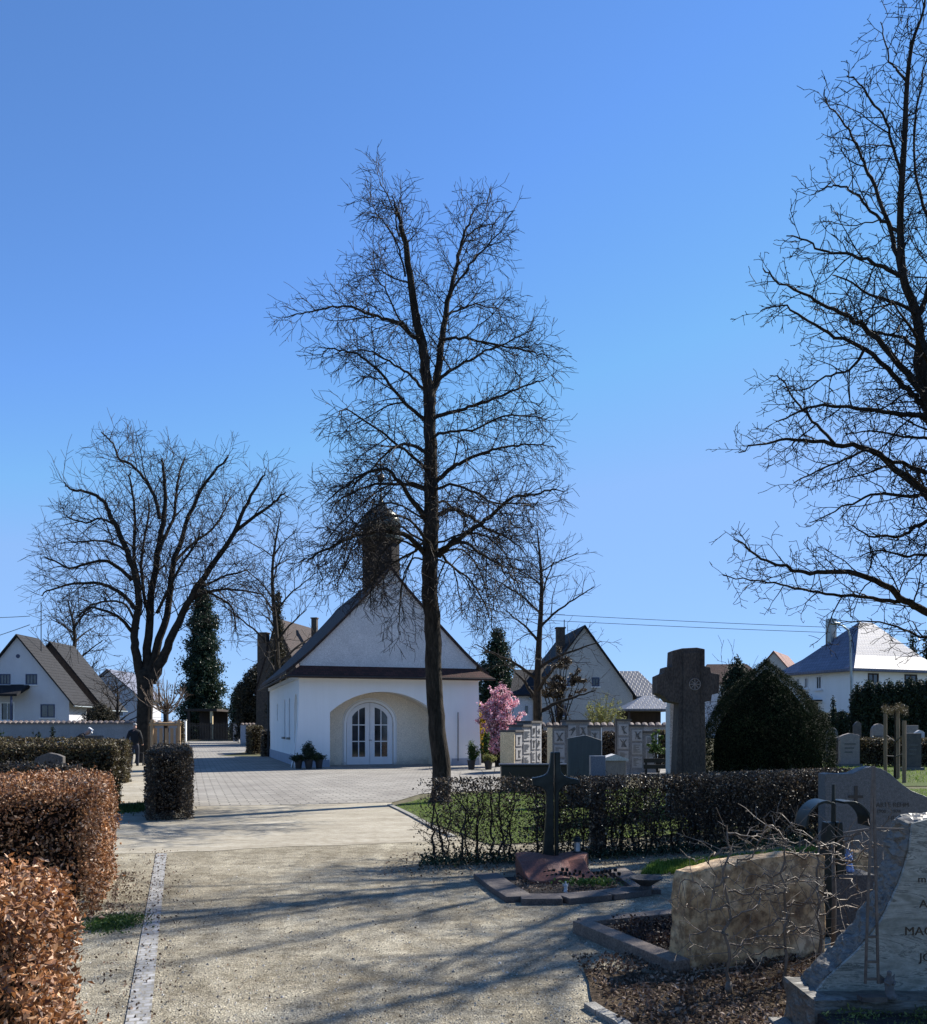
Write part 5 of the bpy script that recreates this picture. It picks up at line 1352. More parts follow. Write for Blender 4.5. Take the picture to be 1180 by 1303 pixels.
def person(label, X, Y, deg, lean, top, trousers, hatm, hat, arm_fwd=.3, hairmat=hairm, shoe=rubber, jac_col=None):
    """standing/walking figure, local +y is the way it faces; lean in radians forward"""
    root = thing('person', label, 'person', (X,Y,0)); fr0 = Fr(0,0,deg)
    def L(x,y,z):
        if z > .92:   # bend the upper body at the hip
            dz = z-.92; y2 = y*math.cos(lean)+dz*math.sin(lean); z = .92+dz*math.cos(lean)-y*math.sin(lean); y = y2
        return fr0((x,y,z))
    def chain(lst): return [(L(*p), r) for *p, r in lst]
    V_ = []; E_ = []
    def add(lst, link=None):
        b = len(V_); V_.extend([(L(*q[:3]), q[3]) for q in lst])
        for i in range(len(lst)-1): E_.append((b+i,b+i+1))
        if link is not None: E_.append((link,b))
        return b
    add([(0,0,.93,(.155,.11)),(0,0,1.1,(.15,.11)),(0,0,1.28,(.17,.12)),(0,0,1.42,(.13,.09)),(0,.01,1.50,.058),(0,.03,1.57,(.07,.08)),(0,.05,1.66,(.078,.095)),(0,.05,1.74,(.05,.06))])
    st = [(.1,.20),(-.1,-.20)]
    for sx, sy in ((.10,.16),(-.10,-.14)):
        add([(sx,0,.84,.095),(sx,sy*.45+.03,.48,.06),(sx,sy-.05,.10,.036),(sx,sy-.04,.06,.03),(sx,sy+.09,.045,.022)], 0)
    hands = []
    for s in (1,-1):
        hy = arm_fwd if s > 0 else arm_fwd*.6
        b = add([(s*.19,0,1.40,.06),(s*.25,-.03,1.15,.045),(s*.26,hy*.75,.98,.035),(s*.25,hy,.95,.026),(s*.25,hy+.07,.93,(.038,.018))], 3)
        hb = len(V_)-1
        for k_, (dx,ln) in enumerate(((-.03,.055),(-.01,.065),(.01,.06),(.03,.045))):
            add([(s*.25+dx,hy+.10,.925,.010),(s*.25+dx,hy+.10+ln*.6,.91,.009),(s*.25+dx,hy+.10+ln*.7,.885,.008)], hb)
        add([(s*.25-s*.035,hy+.06,.935,.011),(s*.25-s*.055,hy+.09,.92,.009)], hb)
    skin('body', V_, E_, skinm, root, 1)
    V_ = []; E_ = []
    add([(0,0,.80,(.17,.15)),(0,0,.95,(.17,.145)),(0,0,1.12,(.165,.14)),(0,0,1.28,(.18,.14)),(0,0,1.43,(.14,.11)),(0,.01,1.52,(.08,.08))])
    for s in (1,-1):
        hy = arm_fwd if s > 0 else arm_fwd*.6
        add([(s*.18,0,1.40,.08),(s*.26,-.03,1.15,.07),(s*.26,hy*.75,.98,.055),(s*.25,hy+.02,.95,.044)], 4)
    skin('jacket', V_, E_, top, root, 2)
    V_ = []; E_ = []
    add([(0,0,.98,(.165,.125)),(0,0,.86,(.165,.125))])
    for sx, sy in ((.10,.16),(-.10,-.14)):
        add([(sx,0,.78,.11),(sx,sy*.45+.03,.48,.08),(sx,sy-.05,.12,.068),(sx,sy-.05,.06,.066)], 1)
    skin('trousers', V_, E_, trousers, root, 2)
    for sx, sy in ((.10,.16),(-.10,-.14)):
        V_ = []; E_ = []; add([(sx,sy-.10,.055,.06),(sx,sy+.0,.055,.062),(sx,sy+.15,.045,.045)]); skin('shoe', V_, E_, shoe, root, 1)
    # face, ears
    V_ = []; E_ = []; add([(0,.125,1.66,.014),(0,.15,1.635,.016)]); skin('nose', V_, E_, skinm, root, 1)
    V_ = []; E_ = []
    if hat:
        add([(0,.03,1.70,(.09,.11)),(0,.03,1.76,(.075,.09)),(0,.02,1.79,.04)]); add([(0,.12,1.71,(.06,.012)),(0,.19,1.70,(.05,.01))], 0)
        skin('cap', V_, E_, hatm, root, 2)
    else:
        add([(0,.0,1.64,(.078,.07)),(0,.015,1.70,(.088,.095)),(0,.03,1.76,(.07,.08))]); skin('hair', V_, E_, hairmat, root, 2)
    return root
PY = 36.5
person('elderly person in black jacket and dark trousers walking away on the left path', GX(171,PY), PY, 12, .16, blackcloth, bluecloth, None, False, .34)
# walking frame held by the walking person
fw = Fr(GX(171,PY), PY, 12); root = thing('walking_frame', 'thin dark wheeled walking frame pushed by the walking person', 'walker', tuple(fw((0,.6,0))))
for s in (-.26,.26):
    mb = MB(fw); mb.tube([(s,.42,.93),(s,.62,.92),(s,.72,.5),(s,.85,.1)], .014, 6); mb.tube([(s,.70,.55),(s,.5,.1)], .014, 6); mb.build('side_frame', ironm, root)
    for y in (.5,.86):
        mb = MB(fw); mb.tube([(s-.015,y,.08),(s+.015,y,.08)], .08, 12); mb.build('wheel', rubber, root)
mb = MB(fw); mb.box(-.24,.24,.58,.78,.5,.53); mb.build('seat', blackcloth, root)
PY = 33
person('stooping person with white cap behind the left grave hedges', GX(93,PY), PY, -75, .75, blackcloth, bluecloth, whitecloth, True, .1)

# ------------------------------------------------------------------ large stone cross and graves
Y = 16; X = GX(876,Y); s_ = Y/F
root = thing('stone_cross', 'massive dark stone cross with carved wheel emblem above the hedge', 'stone cross', (X,Y,0))
def zz(py): return GZ(py,Y)
def xx(px): return GX(px,Y)
mb = MB(); sx0, sx1 = xx(862), xx(896)
outc = [(xx(858),0),(xx(899),0),(xx(897),zz(893)),(xx(905),zz(892)),(xx(906),zz(884)),(xx(915),zz(882)),(xx(916),zz(858)),(xx(905),zz(856)),(xx(904),zz(849)),(xx(897),zz(848)),(xx(897),zz(826)),(xx(887),zz(824)),(xx(868),zz(825)),(xx(856),zz(828)),
        (xx(855),zz(848)),(xx(846),zz(849)),(xx(845),zz(856)),(xx(836),zz(860)),(xx(836),zz(882)),(xx(845),zz(887)),(xx(851),zz(893)),(xx(864),zz(895))]
mb.panel(outc, Y-.02, Y+.40)
o_ = mb.build('cross_body', stone_cross, root, bevel=.012)
mb = MB(); mb.box(xx(869),xx(890),Y-.055,Y-.022,0,zz(830)); mb.build('front_pilaster', stone_cross, root, bevel=.008)
mb = MB(); cxx, cz = xx(883.5), zz(871)
for i in range(24):
    a0, a1 = 6.2832*i/24, 6.2832*(i+1)/24
    mb.tube([(cxx+.098*math.cos(a0),Y-.062,cz+.098*math.sin(a0)),(cxx+.098*math.cos(a1),Y-.062,cz+.098*math.sin(a1))], .008, 5)
for i in range(4):
    a0 = math.pi*i/4; mb.tube([(cxx-.085*math.cos(a0),Y-.06,cz-.085*math.sin(a0)),(cxx+.085*math.cos(a0),Y-.06,cz+.085*math.sin(a0))], .009, 5)
mb.tube([(cxx,Y-.057,cz),(cxx,Y-.067,cz)], .022, 10)
mb.build('wheel_emblem', stone_pink, root)
root = thing('stone_pillar', 'pale square stone pillar standing against the left of the stone cross', 'pillar', (xx(857),Y+.7,0))
Y2 = Y+.75
mb = MB(); mb.box(GX(851,Y2),GX(871,Y2),Y2-.1,Y2+.25,0,GZ(899,Y2)); mb.build('shaft', stone_white, root, bevel=.01)
mb = MB(); mb.box(GX(852,Y2),GX(864,Y2),Y2-.08,Y2+.22,GZ(899,Y2)+.001,GZ(890,Y2)); mb.build('cap', stone_white, root, bevel=.01)

# dark peaked headstone and slim pillar
Y = 18; root = thing('headstone', 'dark slate headstone with slightly peaked top behind the hedge', 'headstone', (GX(744,Y),Y,0))
mb = MB(); mb.panel([(GX(723,Y),0),(GX(766,Y),0),(GX(766,Y),GZ(942,Y)),(GX(746,Y),GZ(935.5,Y)),(GX(723,Y),GZ(939.5,Y))], Y, Y+.22); mb.build('slab', darkslate, root, bevel=.012)
Y = 11.4; root = thing('grave_stele', 'slim grey granite stele rising inside the hornbeam hedge', 'stele', (GX(761,Y),Y,0))
mb = MB(); mb.box(GX(752,Y),GX(771,Y),Y,Y+.16,0,GZ(962,Y)); mb.build('shaft', M('blue_grey_granite',(.17,.18,.195),(.11,.115,.125),50,.5,.1,fine=150), root, bevel=.006)
mb = MB(); mb.box(GX(748,Y),GX(775,Y),Y-.06,Y+.2,0,.07); mb.build('base', stone_grey, root)
Y = 22; root = thing('black_tomb', 'long low black polished tomb block before the first urn wall', 'tomb', (GX(680,Y),Y,0))
mb = MB(); mb.box(GX(638,Y),GX(722,Y),Y,Y+.5,0,GZ(975,Y)); mb.build('block', blackstone, root, bevel=.01)
mb = MB(); mb.box(GX(636,Y),GX(724,Y),Y-.03,Y+.53,GZ(975,Y)+.001,GZ(972.5,Y)); mb.build('lid', blackstone, root, bevel=.008)
Y = 24; root = thing('low_tomb', 'low stone tomb with a shallow peaked lid beside the third urn wall', 'tomb', (GX(785,Y),Y,0))
mb = MB(); mb.box(GX(770,Y),GX(797,Y),Y,Y+.6,0,GZ(968,Y)); mb.build('block', stone_pink, root, bevel=.01)
mb = MB(); mb.panel([(GX(768,Y),GZ(968,Y)+.001),(GX(800,Y),GZ(968,Y)+.001),(GX(800,Y),GZ(966,Y)),(GX(783,Y),GZ(960,Y)),(GX(768,Y),GZ(965,Y))], Y-.04, Y+.64); mb.build('lid', stone_white, root)
def bench(label, px, Y, wpx):
    X = GX(px,Y); w = wpx/F*Y/2; root = thing('park_bench', label, 'bench', (X,Y,0))
    for k_ in range(3):
        mb = MB(); mb.box(X-w,X+w,Y+.05+.13*k_,Y+.15+.13*k_,.42,.46); mb.build('seat_slat', stone_dark, root)
    for k_ in range(2):
        mb = MB(); mb.box(X-w,X+w,Y-.04,Y-.01,.58+.15*k_,.68+.15*k_); mb.build('backrest_slat', darkwood, root)
    for s in (-1,1):
        mb = MB(); mb.box(X+s*w*.8-.03,X+s*w*.8+.03,Y,Y+.45,0,.42); mb.box(X+s*w*.8-.025,X+s*w*.8+.025,Y-.009,Y+.03,.42,.82); mb.build('leg', ironm, root)
bench('dark slatted bench seen from behind, left of the pale pillar', 836, 22, 34)

# urn walls
def urn_wall(label, fr, cols, dpt, seed, endm=yellowstone):
    """cols: (x0,x1,h)"""
    rnd = random.Random(seed); root = thing('urn_wall', label, 'urn wall', tuple(fr((cols[0][0],0,0))), 'stepped urn walls with plaques')
    for ci, (x0,x1,h) in enumerate(cols):
        mb = MB(fr); yo = .012*ci
        mb.box(x0+.002,x1-.002,-yo,dpt+yo,0,h-.07); blk = mb.build('urn_column', urnstone, root)
        c_ = MB(fr); c_.box(x0-.04,x1+.04,-.06-yo,dpt+.06+yo,h-.069,h); c_.build('cap', stone_dark, root)
        z = h-.16; ncol = max(1, round((x1-x0)/.5))
        while z-.42 > .1:
            for j in range(ncol):
                cw = (x1-x0)/ncol; a_ = x0+cw*j+.06; b_ = x0+cw*(j+1)-.06
                p = MB(fr); p.box(a_,b_,-yo-.03,-yo-.001,z-.40,z-.02); pl = p.build('plaque', plaquem, root)
                q = MB(fr); xm, zm = (a_+b_)/2, z-.21
                pat = rnd.randrange(3)
                for k_ in range(7):
                    if pat == 0: q.tube([(xm+rnd.uniform(-.13,.13),-yo-.036,zm+.13),(xm+rnd.uniform(-.04,.04),-yo-.038,zm),(xm+rnd.uniform(-.13,.13),-yo-.036,zm-.13)], .012, 4)
                    elif pat == 1: q.box(a_+.04,a_+.04+rnd.uniform(.3,1)*(b_-a_-.08),-yo-.042,-yo-.031,zm+.12-k_*.04,zm+.135-k_*.04)
                    else: q.tube([(xm-.13+rnd.uniform(0,.26),-yo-.036,zm+rnd.uniform(-.13,.13)),(xm-.13+rnd.uniform(0,.26),-yo-.036,zm+rnd.uniform(-.13,.13))], .016, 4)
                q.build('relief', reliefm, pl)
            z -= .46
    x0, _, h = cols[0]; e = MB(fr); e.box(x0-.03,x0-.001,-.01,dpt+.01,0,h-.072); e.build('end_panel', endm, root)
    x1, h = cols[-1][1], cols[-1][2]; e = MB(fr); e.box(x1+.001,x1+.03,-.04,dpt+.04,0,h-.072); e.build('end_panel', render_white, root)
    return root
Y = 31
fa = Fr(GX(655,Y), Y, 62); root = urn_wall('first urn wall, its yellow end facing the path beside the pink shrub', fa, [(0,.62,GZ(929,Y)),(.62,1.3,GZ(922,Y)),(1.3,2.2,GZ(917,Y))], .5, 1)
e = MB(fa); e.box(-.06,-.031,-.02,.52,0,GZ(929,Y)-.08); e.build('end_panel', yellowstone, root)
Y = 29
fb_ = Fr(GX(703,Y), Y, 10); urn_wall('second urn wall, partly hidden by the dark peaked headstone', fb_, [(0,.46,GZ(923,Y)),(.46,1.22,GZ(916,Y)),(1.22,1.62,GZ(923,Y))], .5, 2)
Y = 31
fc_ = Fr(GX(785,Y), Y, -6); urn_wall('third urn wall, stepping down to the right', fc_, [(0,.46,GZ(915,Y)),(.46,.92,GZ(922,Y)),(.92,1.36,GZ(930,Y))], .5, 3, stone_dark)

# far right headstones and stakes
def headstone(label, px, Y, wpx, pytop, mat, shape=0, deg=0, group=None, th=.2):
    X = GX(px,Y); w = wpx/F*Y; h = GZ(pytop,Y); fr = Fr(X,Y,deg); root = thing('headstone', label, 'headstone', (X,Y,0), group)
    mb = MB(fr); x0, x1 = -w/2, w/2
    if shape == 0: o = [(x0,.12),(x1,.12),(x1,h*.93),(w*.3,h*.97),(0,h),(-w*.3,h*.95),(x0,h*.9)]
    elif shape == 1: o = [(x0,.12),(x1,.12)]+[(w/2*math.cos(math.pi*i/10), h*.8+h*.2*math.sin(math.pi*i/10)) for i in range(11)]
    else: o = [(x0,.12),(x1,.12),(x1,h),(x0,h)]
    mb.panel(o, 0, th); mb.build('slab', mat, root, bevel=.012)
    mb = MB(fr); mb.box(x0-.08,x1+.08,-.08,th+.08,0,.12); mb.build('base', stone_grey, root)
    mb = MB(fr)
    for k_ in range(3): mb.box(-w*.28,w*(.28-.08*k_),-.012,-.001,h*.66-k_*h*.12,h*.66-k_*h*.12+h*.04)
    mb.build('inscription', reliefm, root)
g_ = None
headstone('pinkish headstone with wavy top standing on the far lawn', 1082, 36, 25, 933, stone_pink, 0)
headstone('small grey headstone behind the wavy topped one', 1060, 41, 14, 926, stone_grey, 1)
headstone('rounded headstone behind the olive hedge, left of the stakes', 1119, 40, 18, 921, stone_pink, 1)
headstone('narrow pointed headstone before the thuja row', 1092, 42, 9, 918, stone_dark, 0)
headstone('dark square headstone right of the tree stakes', 1163, 33, 20, 933, stone_dark, 2)
headstone('brown headstone behind the dark square one', 1162, 40, 14, 923, stone_pink, 2)
headstone('white low headstone at the far right', 1171, 38, 12, 929, stone_white, 0)
headstone('dark headstone leaning by the yew at the far lawn', 1068, 37, 14, 938, stone_dark, 1)
headstone('brown edged headstone at the left picture edge', 3, 19, 30, 946, stone_pink, 2, 10)
headstone('low dark headstone sunk in the long olive hedge', 62, 17.2, 34, 958, stone_dark, 0, 10)
headstone('dark headstone beyond the left hedges', 118, 31, 22, 936, stone_dark, 2)
X = GX(140,20.5); headstone('small black stone beside the left footpath', 140, 20.5, 16, 980, blackstone, 1, 15)
for px, pt, Y, lb in ((1127,908,29,'leftmost of the three wooden tree stakes'),(1143,902,27.5,'middle one of the three wooden tree stakes'),(1151,917,25.6,'rightmost of the three wooden tree stakes')):
    mb = MB(); mb.tube([(GX(px,Y),Y,0),(GX(px,Y),Y,GZ(pt,Y))], .055, 10); o_ = mb.build('tree_stake', postm, smooth=False); tag(o_, lb, 'stake', 'stakes round the young pine')
root = thing('young_pine', 'small flat topped young pine tied between wooden stakes', 'tree', (GX(1139,27.6),27.6,0))
Xp = GX(1139,27.6); mb = MB(); mb.tube([(Xp,27.6,0),(Xp+.02,27.6,1.2),(Xp,27.6,2.1)], [.04,.03,.02], 7); mb.build('trunk', bark_far, root)
lf = MB(); rnd = random.Random(3)
for i in range(1500):
    a_ = rnd.uniform(0,6.28); s = rnd.random()**.5; lf.leaf(Vector((Xp+.38*s*math.cos(a_),27.6+.38*s*math.sin(a_),2.12+rnd.gauss(0,.06)+.08*math.sin(a_*3))), .08, rnd, .15)
lf.build('crown', olive, root, fixn=False)
mb = MB(); mb.tube([(GX(1127,29),28.9,GZ(936,29)),(Xp,27.55,1.15),(GX(1151,25.6),25.7,GZ(936,25.6))], .02, 5); mb.tube([(GX(1127,29),28.9,GZ(962,29)),(Xp,27.55,.7),(GX(1151,25.6),25.7,GZ(960,25.6))], .02, 5)
tag(mb.build('tie_rope', rope), 'dark ropes slung between the tree stakes', 'rope')

# ------------------------------------------------------------------ bronze cross grave
Y = 9.9; X = GX(703,Y)
root = thing('bronze_cross', 'dark bronze grave cross with curved arms on the red stone', 'grave cross', (X,Y,.16))
def q2(px,py): return (GX(px,Y), GZ(py,Y))
def arcp(p, c, q, n=8):
    W3 = 2.6
    return [(((1-t)**2*p[0]+2*W3*t*(1-t)*c[0]+t*t*q[0])/((1-t)**2+2*W3*t*(1-t)+t*t), ((1-t)**2*p[1]+2*W3*t*(1-t)*c[1]+t*t*q[1])/((1-t)**2+2*W3*t*(1-t)+t*t)) for t in [i/n for i in range(n+1)]]
half_r = arcp(q2(713,957), q2(712,988), q2(737,992))+arcp(q2(736,998), q2(710,999), q2(711,1035))+[q2(711,1096)]
half_l = [q2(690,1096)]+arcp(q2(695,1035), q2(696,1002), q2(678,1000))+arcp(q2(677,990), q2(699,987), q2(701,957))
mb = MB(); mid = 704.5
mb.panel([q2(706,957)]+half_r+[q2(706.5,1096)]+[q2(706,1010)], Y-.02, Y+.09); mb.build('right_half', bronze, root, bevel=.010)
mb = MB(); mb.panel([q2(704.5,1096)]+half_l+[q2(704.6,957)]+[q2(704,1010)], Y-.05, Y+.07); mb.build('left_half', bronze, root, bevel=.010)
# red stone
root = thing('red_gravestone', 'red sandstone grave cushion carrying the bronze cross', 'gravestone', tuple(gp(715,1125)))
mb = MB(); f_ = Fr(GX(655,9.9), 10.05, 0)
def xl(px, Yq): return GX(px,Yq)-f_.o.x
prof = [(0,.20),(-.35,.22),(-.55,.20),(-.75,.12),(-1.0,.075)]
vs = []
xs = [(656,749),(657,747),(661,744),(667,750),(673,763)]
for (y,z),(pa,pb) in zip(prof, xs):
    Yq = 10.05+y
    n = 9
    for i in range(n):
        t = i/(n-1); x = xl(pa,Yq)+(xl(pb,Yq)-xl(pa,Yq))*t
        vs.append((x, y-.03*math.sin(t*math.pi*2), z+.018*math.sin(t*math.pi*3+y*3)))
m_ = len(prof); n = 9; nb = len(vs); vs += [(a_,b_,.0) for a_,b_,c_ in vs]
fs = [(i*n+j,i*n+j+1,(i+1)*n+j+1,(i+1)*n+j) for i in range(m_-1) for j in range(n-1)]
fs += [(nb+i*n+j,nb+(i+1)*n+j,nb+(i+1)*n+j+1,nb+i*n+j+1) for i in range(m_-1) for j in range(n-1)]
fs += [((m_-1)*n+j,(m_-1)*n+j+1,nb+(m_-1)*n+j+1,nb+(m_-1)*n+j) for j in range(n-1)]+[(j+1,j,nb+j,nb+j+1) for j in range(n-1)]
fs += [(i*n,(i+1)*n,nb+(i+1)*n,nb+i*n) for i in range(m_-1)]+[((i+1)*n+n-1,i*n+n-1,nb+i*n+n-1,nb+(i+1)*n+n-1) for i in range(m_-1)]
mb.fr = f_; mb.add(vs, fs); mb.build('cushion', redstone, root, bevel=.01)
mb = MB(f_); rnd = random.Random(5)
for row in range(2):
    for i in range(17):
        if rnd.random() < .12: continue
        t = i/17; yy = -.80-.11*row; x = .26+.045*i+.02*row; z = .125-.022*row+.018*math.sin(((x-.1)/.85)*math.pi*3+yy*3)
        mb.box(x,x+rnd.uniform(.015,.03),yy-.02,yy+.03,z-.02,z+.012)
mb.build('raised_lettering', bronze, root)
# kerb of that grave
def kerbs(name, label, poly, w, h, mat, z0=0):
    root = thing(name, label, 'grave kerb', (poly[0][0], poly[0][1], 0)); n = len(poly)
    for i in range(n-1):
        p, q = Vector((*poly[i],0)), Vector((*poly[i+1],0)); t = (q-p).normalized(); s_ = Vector((-t.y,t.x,0))*w/2; t = t*.004
        e = Vector((0,0,h)); z = Vector((0,0,z0+.001*i))
        b8 = [p+t-s_,q-t-s_,q-t+s_,p+t+s_]; mb = MB(); mb.add([v+z for v in b8]+[v+e+z for v in b8], [(3,2,1,0),(4,5,6,7),(0,1,5,4),(1,2,6,5),(2,3,7,6),(3,0,4,7)]); mb.build('kerb_stone', mat, root, bevel=.006)
    return root
kp = [gp(618,1118), gp(640,1135), gp(662,1149), gp(715,1149), gp(770,1144), gp(818,1138)]
kerbs('grave_kerb', 'grey stone kerb slabs framing the bronze cross grave', [tuple(p)[:2] for p in kp], .26, .06, kerbstone)
kp = [gp(826,1139), gp(805,1124), gp(782,1110)]
kerbs('grave_kerb', 'right kerb slabs of the bronze cross grave', [tuple(p)[:2] for p in kp], .24, .05, kerbstone)
sheet('grave_soil', [tuple(p)[:2] for p in (gp(640,1120),gp(668,1144),gp(790,1138),gp(772,1112))], .03, soilm)
rnd = random.Random(9); mb = MB(); c_ = gp(752,1134)
for i in range(420): mb.leaf(Vector((c_.x+rnd.gauss(0,.13),c_.y+rnd.gauss(0,.06),.07+rnd.random()*.05)), rnd.uniform(.02,.045), rnd, .6)
tag(mb.build('ground_ivy', greenleaf, fixn=False), 'low green plants growing before the red gravestone', 'ground cover', kind='stuff')
mb = MB()
for i in range(700):
    c_ = gp(rnd.uniform(655,790), rnd.uniform(1118,1142)); mb.leaf(c_+Vector((0,0,.05+rnd.random()*.01)), rnd.uniform(.015,.04), rnd, .6)
tag(mb.build('grave_bark_litter', litter, fixn=False), 'reddish bark and leaves covering the bronze cross grave', 'leaf litter', kind='stuff')
def lantern(label, p, s=1, mat=bronze):
    root = thing('grave_lantern', label, 'lantern', tuple(p)); x, y, z = p
    mb = MB(); mb.lathe([(.05*s,z),(.055*s,z+.02*s),(.045*s,z+.03*s)], (x,y), 12); mb.build('base', mat, root)
    mb = MB(); mb.lathe([(.038*s,z+.031*s),(.038*s,z+.14*s)], (x,y), 12); mb.build('glass', M('lantern_glass',(.55,.55,.52),(.4,.4,.38),8,.15,0), root)
    mb = MB(); mb.lathe([(.058*s,z+.141*s),(.055*s,z+.155*s),(.03*s,z+.19*s),(.012*s,z+.195*s),(.012*s,z+.21*s)], (x,y), 12); mb.build('lid', mat, root)
    for k_ in range(4):
        a_ = math.pi/4+k_*math.pi/2; mb = MB(); mb.tube([(x+.046*s*math.cos(a_),y+.046*s*math.sin(a_),z+.03*s),(x+.046*s*math.cos(a_),y+.046*s*math.sin(a_),z+.141*s)], .004*s, 5); mb.build('rod', mat, root)
pl = at(735,1095,9.9); pl.z = .21; lantern('dark grave lantern right of the bronze cross', pl, .95)
# figurine and bowl
def figurine(name, label, p, h, mat):
    root = thing(name, label, 'figurine', tuple(p)); k_ = h
    vs = [(Vector((0,0,.10*k_)), (.20*k_,.16*k_)),(Vector((0,0,.38*k_)), (.13*k_,.1*k_)),(Vector((0,0,.58*k_)), (.13*k_,.09*k_)),(Vector((0,-.02*k_,.70*k_)), .045*k_),(Vector((0,-.03*k_,.84*k_)), .10*k_),
          (Vector((.15*k_,-.05*k_,.5*k_)), .045*k_),(Vector((.06*k_,-.16*k_,.45*k_)), .035*k_),(Vector((-.15*k_,-.05*k_,.5*k_)), .045*k_),(Vector((-.04*k_,-.16*k_,.46*k_)), .035*k_),
          (Vector((.10*k_,-.24*k_,.08*k_)), .06*k_),(Vector((-.10*k_,-.24*k_,.08*k_)), .06*k_)]
    es = [(0,1),(1,2),(2,3),(3,4),(2,5),(5,6),(2,7),(7,8),(0,9),(0,10)]
    skin('figure', vs, es, mat, root, 2)
    for s in (-1,1):
        mb = MB(); mb.add([(p[0],p[1]+.06*k_,p[2]+.5*k_),(p[0]+s*.22*k_,p[1]+.10*k_,p[2]+.7*k_),(p[0]+s*.2*k_,p[1]+.10*k_,p[2]+.4*k_),(p[0],p[1]+.08*k_,p[2]+.5*k_),(p[0]+s*.22*k_,p[1]+.12*k_,p[2]+.7*k_),(p[0]+s*.2*k_,p[1]+.12*k_,p[2]+.4*k_)],
           [(0,1,2),(5,4,3),(0,3,4,1),(1,4,5,2),(2,5,3,0)]); mb.build('wing', mat, root)
pf = gp(720,1140); pf.z = .03; figurine('angel_figurine', 'tiny white angel figurine before the red gravestone', pf, .13, stone_white)
pb = gp(822,1139); root = thing('flower_bowl', 'shallow grey stone bowl at the kerb corner of the bronze cross grave', 'bowl', tuple(pb))
mb = MB(); mb.lathe([(.07,.06),(.05,.09),(.16,.16),(.165,.17),(.14,.17),(.05,.12)], (pb.x,pb.y), 20); mb.build('bowl', stone_dark, root, smooth=False)

# ------------------------------------------------------------------ sandstone headstone (seen from behind) and its grave
A = Vector((1.47,5.9,0)); B = Vector((2.52,6.30,0)); ang = math.degrees(math.atan2(B.y-A.y,B.x-A.x)); LL = (B-A).length
fs_ = Fr(A.x, A.y, ang)
root = thing('sandstone_headstone', 'weathered yellow sandstone slab headstone behind the espalier shrub', 'headstone', tuple(fs_((LL/2,.1,0))))
mb = MB(fs_)
o2d = [(-.04,0),(LL,0),(LL,.70),(LL*.75,.725),(LL*.4,.70),(.10,.665),(.02,.64),(-.01,.57)]
mb.panel(o2d, 0, .17); o_ = mb.build('slab', sandm, root); rough(o_, 5, .012, 5, 3)
for p in o_.data.polygons: p.use_smooth = True
def fsw(x,y): v = fs_((x,y,0)); return (v.x,v.y)
kerbs('grave_kerb', 'pinkish stone kerb of the sandstone headstone grave', [fsw(.05,-.02) if False else fsw(-.10,-.06), fsw(-.12,1.25), fsw(LL+.1,1.3)], .15, .10, M('plot_kerb',(.22,.17,.13),(.11,.085,.065),6,.8,.4,.008,fine=70))
sheet('grave_soil', [fsw(-.04,.18), fsw(-.05,1.18), fsw(LL+.05,1.22), fsw(LL,.18)], .06, soilm)
mb = MB(); rnd = random.Random(2)
for i in range(2600):
    v = fs_((rnd.uniform(-.02,.75), rnd.uniform(.3,1.05), 0)); v.z = .07+abs(rnd.gauss(0,.035))*(1.3 if rnd.random() < .3 else 1); mb.leaf(v, rnd.uniform(.015,.035), rnd, .7)
tag(mb.build('heather_planting', leafmat('dark_heather',[(0,(.02,.014,.012)),(1,(.07,.045,.035))]), fixn=False), 'dark withered heather planted before the sandstone headstone', 'ground cover', kind='stuff')

# espaliered bare shrub
LVe = [dict(n=13, L=(.14,.42), ang=70, trop=.15, wig=.10, seg=.06, rk=.004),
       dict(n=7, L=(.05,.16), ang=50, trop=.1, wig=.12, seg=.05, rk=.006)]
for px, Y, lb, pt, sd in ((927,5.38,'leftmost bare shoot of the espalier shrub before the sandstone slab',1050,1),(1001,5.5,'second bare shoot of the espalier shrub with a stout stem',1058,2),(1043,5.75,'thin bare shoot of the espalier shrub at the right end of the slab',1062,3)):
    X = GX(px,Y); root = thing('espalier_shrub', lb, 'shrub', (X,Y,0), 'bare espalier shrubs before the sandstone headstone'); T = Tree(90+sd, LVe, .006, .0022, .005); H = GZ(pt,Y)
    T.limb.tube([(X,Y,0),(X+.005,Y,.08)], [.028,.018], 8)
    T.guide([Vector((X,Y,.02)), Vector((X+.01,Y,H*.3)), Vector((X-.012,Y,H*.6)), Vector((X,Y,H*.85)), Vector((X-.01,Y,H))], .015, .006, 1.0, .1)
    for j in range(9):
        z = H*(.95-.085*j); s = 1 if (j+sd) % 2 else -1; ln = T.r.uniform(.22,.42)
        b = Vector((X,Y,z)); dz = T.r.uniform(-.22,.05)*(1 if s < 0 else -1)
        T.guide([b, b+Vector((s*ln*.4,T.r.gauss(0,.04),dz*.3+T.r.gauss(0,.03))), b+Vector((s*ln*.75,T.r.gauss(0,.05),dz*.7+T.r.gauss(0,.04))), b+Vector((s*ln,T.r.gauss(0,.07),dz))], .008, .003, .8, .1)
    T.finish(root, twig_pale, twig_pale)
